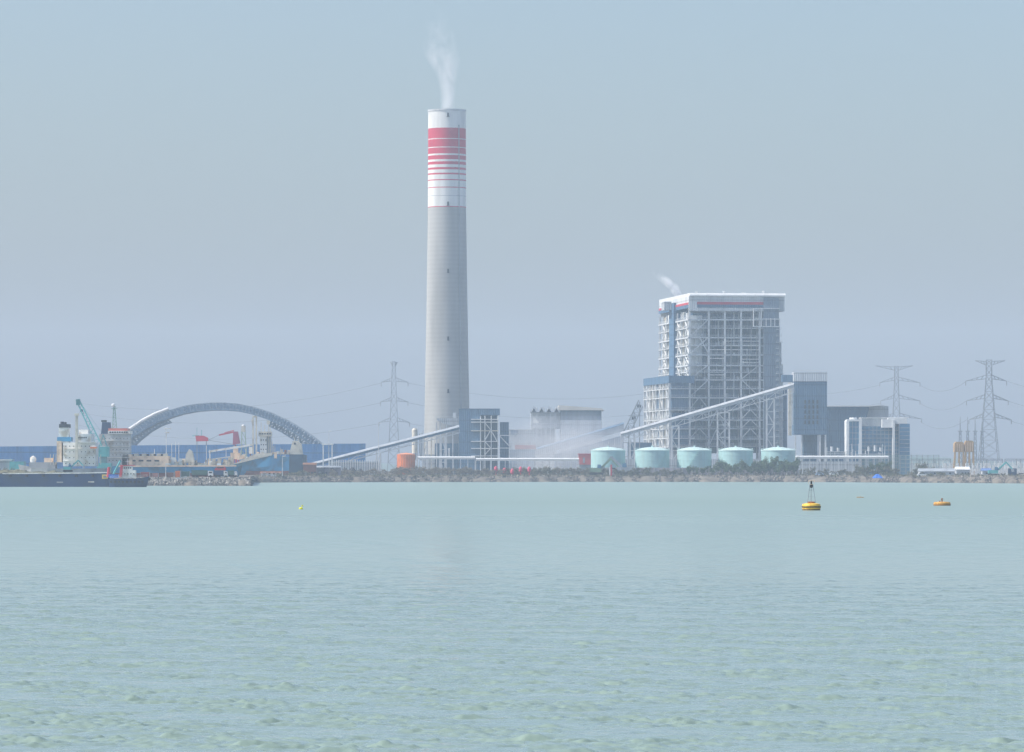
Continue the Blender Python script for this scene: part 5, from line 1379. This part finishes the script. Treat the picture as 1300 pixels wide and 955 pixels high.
def small_things():
    d = 1815
    # upturned white boat on the rocks
    t = thing('rowing_boat', 'white open boat lying on the rocks below the orange red container', 'boat', (X(230, d), d, 2.2))
    mb = MB(); vs = []; n = 10
    for i in range(n + 1):
        f = i / n; x = X(223.5, d) + (X(237, d) - X(223.5, d)) * f; w = .75 * math.sin(math.pi * (.08 + .84 * f)); z = 2.5 + .75 * f
        vs += [(x, d - w, z + .5), (x, d - w * .6, z), (x, d + w * .6, z), (x, d + w, z + .5)]
    fs = [(i * 4 + j, i * 4 + j + 4, i * 4 + j + 5, i * 4 + j + 1) for i in range(n) for j in range(3)] + [(0, 1, 2, 3), (n * 4 + 3, n * 4 + 2, n * 4 + 1, n * 4)]
    mb.add(vs, fs); mb.build('hull', M_white, t)
    mb = MB()
    for f in (.3, .6): x = X(223.5, d) + 4 * f; mb.box(x - .12, x + .12, d - .65, d + .65, 2.85 + .75 * f, 2.92 + .75 * f)
    mb.build('thwart', M_tan, t)
    def lamp(label, px, py, d, arm=1):
        t = thing('lamp_post', label, 'lamp post', (X(px, d), d, 3.2), 'lamp posts on the quay'); x = X(px, d); z = Z(py, d)
        MB().tube((x, d, 3.0), (x, d, z), .18, .1, 8).build('pole', M_steel, t)
        MB().bar((x, d, z), (x + 1.2 * arm, d, z + .15), .12).build('arm', M_steel, t)
        MB().box(x + min(0, 1.2 * arm) - .1, x + max(0, 1.2 * arm) + .2, d - .3, d + .3, z + .12, z + .45).build('lamp_head', M_white, t)
    lamp('lamp post in front of the beached ship hull, beside the white shed', 358.5, 580, 2280)
    lamp('tall slim lamp post left of the orange red container', 210.5, 590, 1830)
    lamp('tall lamp mast with white floodlight right of the arch foot', 417.5, 548, 2350)
    lamp('thin lamp post between the paling fence and the slender pylon', 480.5, 538, 2400)
    lamp('short lamp post on the shore left of the first mint tank', 712, 580, 2400)
    t = thing('portal_frame', 'white portal frame with three posts at the right arch foot', 'frame', (X(415, 2330), 2330, 3.2)); d = 2330
    for px in (409.5, 417, 420.8): MB().pbox(px, px + (1.5 if px != 417 else .8), 565, 604, d + (0 if px != 417 else 4), .5).build('post', M_white, t)
    MB().pbox(408.5, 423, 563.3, 565, d - .1, 5).build('beam', M_white, t)
    # coal pile behind sheds
    d = 2380; mb = MB(); vs = []; rr = random.Random(1); n = 46
    for i in range(n + 1):
        x = X(424, d) + (X(466, d) - X(424, d)) * i / n; e = math.sin(math.pi * i / n) ** .45
        h = e * (3.6 + rr.uniform(-.3, .3) + .8 * math.sin(i * .55))
        vs += [(x, d - 5, 3.2), (x, d - 2, 3.2 + h * .7), (x, d + 1, 3.2 + h), (x, d + 6, 3.2 + h * .6), (x, d + 10, 3.2)]
    fs = [(i * 5 + j, i * 5 + j + 5, i * 5 + j + 6, i * 5 + j + 1) for i in range(n) for j in range(4)]
    mb.add(vs, fs); tag(mb.build('coal_pile', M_coal), 'low dark coal pile in front of the left conveyor', 'coal pile')
    # five red fire monitors on posts
    base = None
    for i, px in enumerate((629.5, 640.5, 650.5, 661, 672)):
        lab = ['first red flame shaped floral pillar from the left in the scrub right of the stair tower', 'second red pillar from the left in the scrub', 'middle red pillar of the five, the largest looking', 'fourth red pillar from the left in the scrub',
               'last red pillar of the five, farthest from the chimney'][i]
        lab = lab.replace('flame shaped floral ', ''); d = 2390
        if base is None:
            t = thing('marker_pillar', lab, 'pillar', (X(px, d), d, 3.4), 'row of small red pillars in the scrub'); c = (X(px, d), d, 3.4)
            MB().tube(c, (c[0], d, 6.4), .25, .2, 8).build('post', M_red, t)
            MB().lathe((c[0], d, 5.0), [(.3, 0), (.85, .5), (.95, 1.4), (.8, 2.3), (.3, 2.9)], 12).build('head', mat('pink_red_paint', (.62, .07, .14), .6, .1), t, True); base = t
        else: copy_tree(base, (X(px, d), d - (0, 0, 4, 4, 0)[i], (3.4, 2.6, 2.2, 3.2, 3.2)[i]), lab)
    # red hut left of tanks
    t = thing('site_cabin', 'pinkish red block cabin just left of the first mint tank', 'cabin', (X(743, 2450), 2450, 3.4)); d = 2450
    MB().pbox(734.5, 752, 577, 590, d, 6).build('body', mat('salmon_red_paint', (.60, .12, .12), .6, .1), t)
    MB().pbox(733.5, 752.5, 576, 577, d - .4, 7).build('roof', M_red, t); MB().pbox(735, 751, 590, 604, d + .5, 5).build('base', M_grey, t)
    MB().pbox(740, 742.5, 581, 588, d - .05, .048).build('door', M_grey, t)
    # person-size red marker
    t = thing('fuel_pump_post', 'thin red and white post standing in front of the first mint tank', 'post', (X(776, 2375), 2375, 3.2)); d = 2375
    MB().pbox(775, 777, 590, 604, d, .8).build('post', M_red, t); MB().pbox(773.5, 774.8, 593, 604, d + .1, .5).build('white_board', M_white, t)
    MB().pbox(777.2, 781, 594, 596, d + .2, .4).build('arm', M_dark, t)
    # blue tarpaulin
    d = 2262; mb = MB(); rr = random.Random(9); vs = []; n = 8
    for i in range(n + 1):
        for j in range(5):
            x = X(1108, d) + (X(1120.5, d) - X(1108, d)) * i / n; e = math.sin(math.pi * (i + .6) / (n + 1.2)); f = (0, .8, 1, .75, 0)[j]
            vs.append((x + rr.uniform(-.1, .1), d + j * .9, 2.1 + (1.9 * e * f) + rr.uniform(-.15, .25) * f))
    fs = [(i * 5 + j, i * 5 + j + 5, i * 5 + j + 6, i * 5 + j + 1) for i in range(n) for j in range(4)]
    mb.add(vs, fs); tag(mb.build('tarpaulin_shelter', M_tarp), 'bright blue tarpaulin heap on the rocky shore right of the large buoy', 'tarpaulin')
small_things()
container('dark blue container on the right shore beside the teal excavator', 1279.5, 1291, 594.8, 2240, M_conB, 3.0)
excavator('teal excavator with raised arm on the right shore left of the dark blue container', 1262, 600, 2235, M_teal, 1, 1.35, 3.0)
excavator('yellow green excavator in front of the first mint tank', 757, 600, 2385, mat('moss_green_paint', (.20, .30, .20), .6, .2), 1, 1.7, 3.2)
excavator('grey excavator reaching left beside the conveyor foot', 797, 600, 2395, M_grey, -1, 1.9, 3.2)

def car(label, px, d, z, m, s=1.0, name='parked_car'):
    t = thing(name, label, 'car', (X(px, d), d, z), 'cars parked along the right shore'); x = X(px, d)
    c = MB().prism([(x - 2.2 * s, z + .35), (x + 2.2 * s, z + .35), (x + 2.2 * s, z + .9), (x + 1.4 * s, z + 1.0), (x + .8 * s, z + 1.55), (x - 1.3 * s, z + 1.6), (x - 2.1 * s, z + 1.0)], d, d + 1.8).build('body', m, t)
    MB().prism([(x - 1.6 * s, z + 1.02), (x + 1.15 * s, z + 1.02), (x + .7 * s, z + 1.45), (x - 1.2 * s, z + 1.5)], d - .02, d - .001).build('window', M_dark, c)
    for q in (-1.3, 1.3):
        for y in (0, 1.5): MB().tube((x + q * s, d + y - .03, z + .35), (x + q * s, d + y + .3, z + .35), .36, n=12).build('wheel', M_black, t)
car('white car at the left end of the long low grey store', 1172, 2238, 3.0, M_white, 1.3)
car('white car parked on the shore below the control building', 1059, 2330, 3.2, M_white)
car('pale blue car parked behind the large buoy', 1041, 2335, 3.2, mat('pale_blue_car_paint', (.35, .45, .6), .4, .05))
car('small grey car parked right of the blue container at the edge', 1297, 2240, 3.0, M_cream)

# ------------------------------------------------------------------ buoys
def buoy():
    d = 727; c = (X(1030, d), d, 0); k = d / F; r = 11.8 * k
    t = thing('navigation_buoy', 'large yellow buoy with a dark band and tripod light tower', 'buoy', c)
    MB().lathe(c, [(r * .9, -.4), (r * .96, 0.1), (r, .42), (r, .78), (r * .94, .98), (r * .6, 1.08), (r * .55, 1.1)], 32).build('float', M_yel, t, True)
    MB().lathe(c, [(r + .004, .42), (r + .05, .44), (r + .05, .60), (r + .004, .62)], 32).build('rubbing_band', M_black, t)
    MB().lathe(c, [(r * .965, -.05), (r * .99, .2)], 32).build('weed_band', mat('weed_stained_paint', (.16, .11, .05), .8, .3, 3), t)
    MB().lathe((c[0], d, 1.1), [(.55, 0), (.55, .22), (.4, .25)], 20).build('collar', mat('rust_brown_paint', (.35, .14, .05), .7, .2, 3), t)
    P = []
    for a in (-90 - 60, -90 + 60, 90): P.append((Vector((c[0] + .72 * math.cos(R(a)), d + .72 * math.sin(R(a)), 1.05)), Vector((c[0] + .26 * math.cos(R(a)), d + .26 * math.sin(R(a)), 4.0))))
    for p, q in P: MB().tube(p, q, .05, .045, 8).build('tower_leg', M_pyl, t)
    mb = MB()
    for f in (.35, .7):
        R_ = [p.lerp(q, f) for p, q in P]
        for i in range(3): mb.bar(R_[i], R_[(i + 1) % 3], .035)
    mb.build('cross_brace', M_pyl, t)
    mb = MB(); mb.box(c[0] - .3, c[0] + .3, d - .3, d + .3, 3.95, 4.02); mb.bar((c[0] - .5, d, 4.6), (c[0] + .5, d, 4.6), .07); mb.bar((c[0] - .45, d, 4.02), (c[0] - .45, d, 4.6), .05); mb.bar((c[0] + .45, d, 4.02), (c[0] + .45, d, 4.6), .05); mb.build('platform', M_tan, t)
    MB().lathe((c[0], d, 3.45), [(.12, 0), (.22, .1), (.22, .45), (.1, .5)], 14).build('radar_reflector', M_black, t)
    MB().lathe((c[0], d, 4.02), [(.13, 0), (.14, .35), (.1, .48), (.02, .55)], 14).build('lantern', M_black, t, True)
    d = 822; c = (X(1196, d), d, 0); r = 10.8 * d / F
    t = thing('mooring_buoy', 'low flat ochre buoy with a short post at the right', 'buoy', c)
    MB().lathe(c, [(r * .95, -.3), (r, .1), (r, .48), (r * .9, .62), (r * .3, .68)], 28).build('float', M_ocherbuoy, t, True)
    MB().lathe(c, [(r + .003, .02), (r + .03, .05), (r + .03, .2), (r + .003, .22)], 28).build('waterline_band', mat('rust_orange_band', (.26, .12, .04), .8, .2, 3), t)
    MB().tube((c[0], d, .6), (c[0] - .03, d, 1.15), .12, .12, 8).build('post', M_rust, t)
    mb = MB(); mb.lathe((c[0], d, 1.1), [(.2, 0), (.22, .1), (.1, .18)], 12); mb.box(c[0] - .5, c[0] - .3, d - .1, d + .1, .62, .85); mb.build('mooring_ring', M_rust, t)
    d = 745; c = (X(382, d), d, 0)
    t = thing('marker_float', 'tiny bright yellow float on the open water at left', 'float', c)
    MB().lathe(c, [(.1, -.1), (.3, .0), (.34, .16), (.2, .32)], 14).build('float', M_fyel, t, True)
    MB().tube((c[0] + .1, d, .25), (c[0] + .16, d, .62), .05, n=6).build('stick', M_fyel, t)
    MB().box(c[0] + .12, c[0] + .36, d - .02, d + .02, .45, .66).build('flag', M_fyel, t)
    d = 1050; c = (X(1092, d), d, 0)
    t = thing('marker_float', 'thin dull yellow float lying low on the water between the two buoys', 'float', c)
    MB().tube((c[0] - .8, d, .08), (c[0] + .8, d, .08), .13, .09, 8).build('float', M_ochre, t); MB().tube((c[0], d, .1), (c[0], d, .35), .06, n=6).build('stick', M_ocherbuoy, t)
buoy()

# ------------------------------------------------------------------ far land and vegetation
def hills():
    rr = random.Random(12); mb = MB(); vs = []; n = 160
    for i in range(n + 1):
        px = -600 + 2600 * i / n; d = 7600
        h = 9 + 6 * math.sin(i * .13) + 3 * math.sin(i * .41 + 1) + rr.uniform(-1.2, 1.2) + (6 if px > 1120 else 0)
        vs += [(X(px, d), d, 3), (X(px, d), d + 60, 3 + h * .8), (X(px, d), d + 150, 3 + h), (X(px, d), d + 400, 3)]
    fs = [(i * 4 + j, i * 4 + j + 4, i * 4 + j + 5, i * 4 + j + 1) for i in range(n) for j in range(3)]
    mb.add(vs, fs); tag(mb.build('hills', M_leafg, smooth=True), kind='structure')
hills()

def foliage_mesh(mb, c, rx, ry, rz, n, size, rr, clumps=7):
    C = []
    for i in range(clumps):
        a = rr.uniform(0, 6.28); q = rr.uniform(.15, .8); C.append((Vector((rx * q * math.cos(a), ry * q * math.sin(a), rz * rr.uniform(-.45, .75))), rr.uniform(.28, .5)))
    for i in range(n):
        cc, s = rr.choice(C)
        v = Vector((rr.gauss(0, 1), rr.gauss(0, 1), rr.gauss(0, 1))).normalized() * (rr.random() ** .4)
        p = Vector(c) + cc + Vector((v.x * rx * s, v.y * ry * s, v.z * rz * s * 1.1))
        a = Vector((rr.uniform(-1, 1), rr.uniform(-1, 1), rr.uniform(-.6, .6))).normalized() * size * rr.uniform(.6, 1.3)
        b = a.cross(Vector((rr.uniform(-1, 1), rr.uniform(-1, 1), rr.uniform(-1, 1)))).normalized() * size * rr.uniform(.4, .9)
        mb.mi = 0 if rr.random() < .7 else 1
        mb.add([p - a, p + b, p + a * .9, p - b * .8], [(0, 1, 2, 3)])

LEAF2 = mat('light_leaves', (.10, .13, .05), .8, .3, .5); TWIG2 = mat('dry_pale_twigs', (.27, .23, .17), .9, .3, .5)
def make_plant(name, h, w, mats, rr, n, trunkh, size):
    t = bpy.data.objects.new(name, None); COL.objects.link(t); t.location = (0, 0, 0); WL[t.name] = (0, 0, 0)
    mb = MB(); mb.tube((0, 0, -.3), (rr.uniform(-.2, .2), 0, h * trunkh), .12 + h * .014, .07, 7)
    for k in range(6):
        a = rr.uniform(0, 6.28); z = h * trunkh * rr.uniform(.3, 1); mb.tube((0, 0, z), (w * .36 * math.cos(a), w * .36 * math.sin(a), z + h * rr.uniform(.15, .42)), .07, .02, 5)
    mb.build('trunk', M_trunk, t)
    mb = MB(); foliage_mesh(mb, (0, 0, h * (.5 + trunkh * .35)), w / 2, w / 2, h * (.5 - trunkh * .25), n, size, rr, 8); mb.build('crown', mats, t)
    return t
def vegetation():
    rr = random.Random(21)
    protos = {
        'twig': [make_plant('bush', h, w, [M_twig, TWIG2], rr, 520, .2, .23) for h, w in ((4.6, 5.4), (5.4, 5), (3.8, 5.8))],
        'olive': [make_plant('shrub', h, w, [M_leafo, M_twig], rr, 520, .2, .26) for h, w in ((4.4, 5.0), (3.4, 4.6))],
        'green': [make_plant('tree', h, w, [M_leafg, LEAF2], rr, 760, .36, .32) for h, w in ((7.8, 5.6), (6.4, 5.2), (8.6, 6.2))],
        'low': [make_plant('shrub', h, w, [M_leafo, TWIG2], rr, 240, .15, .2) for h, w in ((2.0, 3.0), (1.5, 2.6))]}
    used = set()
    def put(kind, px, d, sc, label, group):
        p = rr.choice(protos[kind]); s = sc * rr.uniform(.8, 1.2); z = 3.1 if d > shore(px) + 25 else 2.2
        loc = (X(px, d), d, z)
        if p.name in used: o = copy_tree(p, loc, label, rr.uniform(0, 6.28), (s, s, s * rr.uniform(.85, 1.1)))
        else: used.add(p.name); o = p; o.location = loc; o.rotation_euler.z = rr.uniform(0, 6.28); o.scale = (s, s, s)
        o['label'] = label; o['category'] = {'twig': 'bush', 'olive': 'shrub', 'green': 'tree', 'low': 'shrub'}[kind]; o['group'] = group
    def run(kind, a, b, n, dd, sc, label, group):
        for i in range(n):
            px = a + (b - a) * (i + rr.uniform(.1, .9)) / n
            put(kind, px, shore(px) + rr.uniform(*dd), sc, label, group)
    run('twig', 415, 500, 24, (20, 60), .7, 'grey brown bush in the scrub in front of the coal pile', 'scrub left of the orange tank')
    run('twig', 500, 600, 40, (26, 60), .9, 'grey brown bare bush in the thicket below the chimney', 'thicket below the chimney')
    run('twig', 600, 680, 34, (30, 60), .78, 'grey brown bush in the thicket around the red pillars', 'thicket around the red pillars')
    run('olive', 640, 760, 36, (26, 58), .82, 'olive shrub in the scrub below the sawtooth hall', 'scrub below the sawtooth hall')
    run('twig', 680, 760, 14, (28, 60), .85, 'dry bush among the shrubs below the sawtooth hall', 'dry bushes below the sawtooth hall')
    run('low', 345, 420, 14, (10, 40), 1.0, 'low shrub on the bank below the beached ship stern', 'low shrubs on the bank below the ship')
    run('olive', 378, 392, 3, (8, 20), .8, 'dark rounded shrub at the water edge right of the white shed', 'dark shrubs right of the white shed')
    run('olive', 760, 868, 24, (14, 34), .8, 'olive shrub on the bank below the first two mint tanks', 'shrubs below the first mint tanks')
    run('green', 871, 912, 11, (20, 32), .62, 'low green tree in front of the middle mint tank', 'trees before the middle tank')
    run('green', 914, 965, 19, (20, 34), .78, 'green tree in front of the fourth mint tank', 'trees before the fourth tank')
    run('green', 962, 1012, 22, (18, 36), 1.0, 'dark green tree hiding the foot of the rightmost mint tank', 'trees before the rightmost tank')
    run('olive', 1015, 1090, 16, (60, 85), .75, 'olive shrub below the white pipe rack', 'shrubs below the white pipe rack')
    run('olive', 1088, 1140, 15, (60, 90), 1.0, 'green shrub at the foot of the office building', 'shrubs at the office building')
    run('green', 1095, 1130, 6, (70, 90), .8, 'small green tree before the glass building', 'trees before the glass building')
    run('olive', 1164, 1182, 6, (70, 85), 1.1, 'dark shrub just left of the long low grey store', 'shrubs beside the grey store')
    run('low', 870, 1300, 46, (12, 45), .9, 'low dry shrub on the sandy right bank', 'low shrubs on the right bank')
    run('low', 420, 870, 40, (10, 32), .8, 'low dry shrub at the edge of the middle bank', 'low shrubs on the middle bank')
    run('low', 345, 870, 50, (4, 24), 1.0, 'small olive shrub low on the rubble bank', 'olive shrubs low on the bank')
    run('low', 1010, 1200, 24, (6, 40), 1.2, 'small shrub on the rubble bank below the office building', 'shrubs low on the right bank')
    # rocks
    def rocks(name, a, b, n, smin, smax, offs, mtl, lab, seed, zb=0.0):
        r2 = random.Random(seed); mb = MB()
        for i in range(n):
            px = r2.uniform(a, b); off = r2.uniform(*offs); d = shore(px) + off; s = r2.uniform(smin, smax)
            z = zb + np.interp(off, [-2, 0, 3, 7, 12, 18, 30, 60], [-.35, .05, .9, 1.7, 2.5, 2.9, 3.1, 3.3]); c = Vector((X(px, d), d, float(z)))
            vs = []
            for p in ((1, 0, 0), (0, 1, 0), (-1, 0, 0), (0, -1, 0), (.1, 0, 1), (0, 0, -1)): vs.append(c + Vector((p[0] * s * r2.uniform(.6, 1.4), p[1] * s * r2.uniform(.6, 1.3), p[2] * s * r2.uniform(.4, 1))))
            mb.mi = 1 if off < 1.5 else r2.choice((0, 0, 0, 1, 1, 2)); mb.add(vs, [(0, 1, 4), (1, 2, 4), (2, 3, 4), (3, 0, 4), (1, 0, 5), (2, 1, 5), (3, 2, 5), (0, 3, 5)])
        tag(mb.build(name, mtl), lab, 'rocks', kind='stuff')
    M3 = [mat('quay_boulder', (.17, .165, .155), .95, .3, .6), mat('dark_wet_rock', (.07, .07, .07), .8, .3, .6), mat('pale_rock', (.32, .30, .27), .9, .2, .6)]
    rocks('rock_bank', 150, 321, 2600, .35, .95, (-3, 16), M3, 'tumbled grey boulders along the left quay', 5)
    M4 = [mat('brown_rubble', (.15, .13, .115), .95, .3, .6), M3[1], mat('sand_rubble', (.27, .24, .21), .95, .2, .6)]
    rocks('shore_rubble', 321, 1420, 12000, .28, .75, (-3, 24), M4, 'brown rubble and debris strewn along the waterline', 6)
    mb = MB(); r3 = random.Random(14)
    for i in range(15000):
        px = r3.uniform(321, 1420); d = shore(px) + r3.uniform(8, 90); s = r3.uniform(.12, .42)
        c = Vector((X(px, d), d, 2.9)); a = Vector((r3.uniform(-1, 1), r3.uniform(-1, 1), 0)) * s; u = Vector((r3.uniform(-.3, .3), 0, r3.uniform(.3, 1.1)))
        mb.mi = r3.choice((0, 0, 1)); mb.add([c - a, c + a, c + u], [(0, 1, 2)])
    tag(mb.build('dry_grass', [TWIG2, M_leafo]), 'dry grass and weeds covering the bank', 'grass', kind='stuff')
    # left yard clutter behind the barge
vegetation()
def left_yard():
    t = thing('workshop', 'low grey workshop with teal side behind the barge at the far left', 'workshop', (X(10, 1950), 1950, 3.3)); d = 1950
    MB().pbox(-30, 14, 585, 604, d, 10).build('wall', M_cgrey, t); MB().pbox(-31, 15, 583, 585, d - .5, 11).build('roof', M_steel, t)
    MB().pbox(12, 30, 586, 604, d - 3, 10).build('side_wing', M_teal, t)
    rr = random.Random(31)
    # shrubs behind the barge
    src = [o for o in bpy.data.objects if o.name.startswith('shrub') and o.parent is None and o.get('label')][0]
    for i in range(8):
        px = 0 + i * 9 + rr.uniform(-2, 2); copy_tree(src, (X(px, 1900), 1900 + rr.uniform(-6, 6), 3.1), 'green shrub behind the navy barge in front of the workshop', rr.uniform(0, 6), (.75, .75, .8))['group'] = 'shrubs behind the barge'
left_yard()
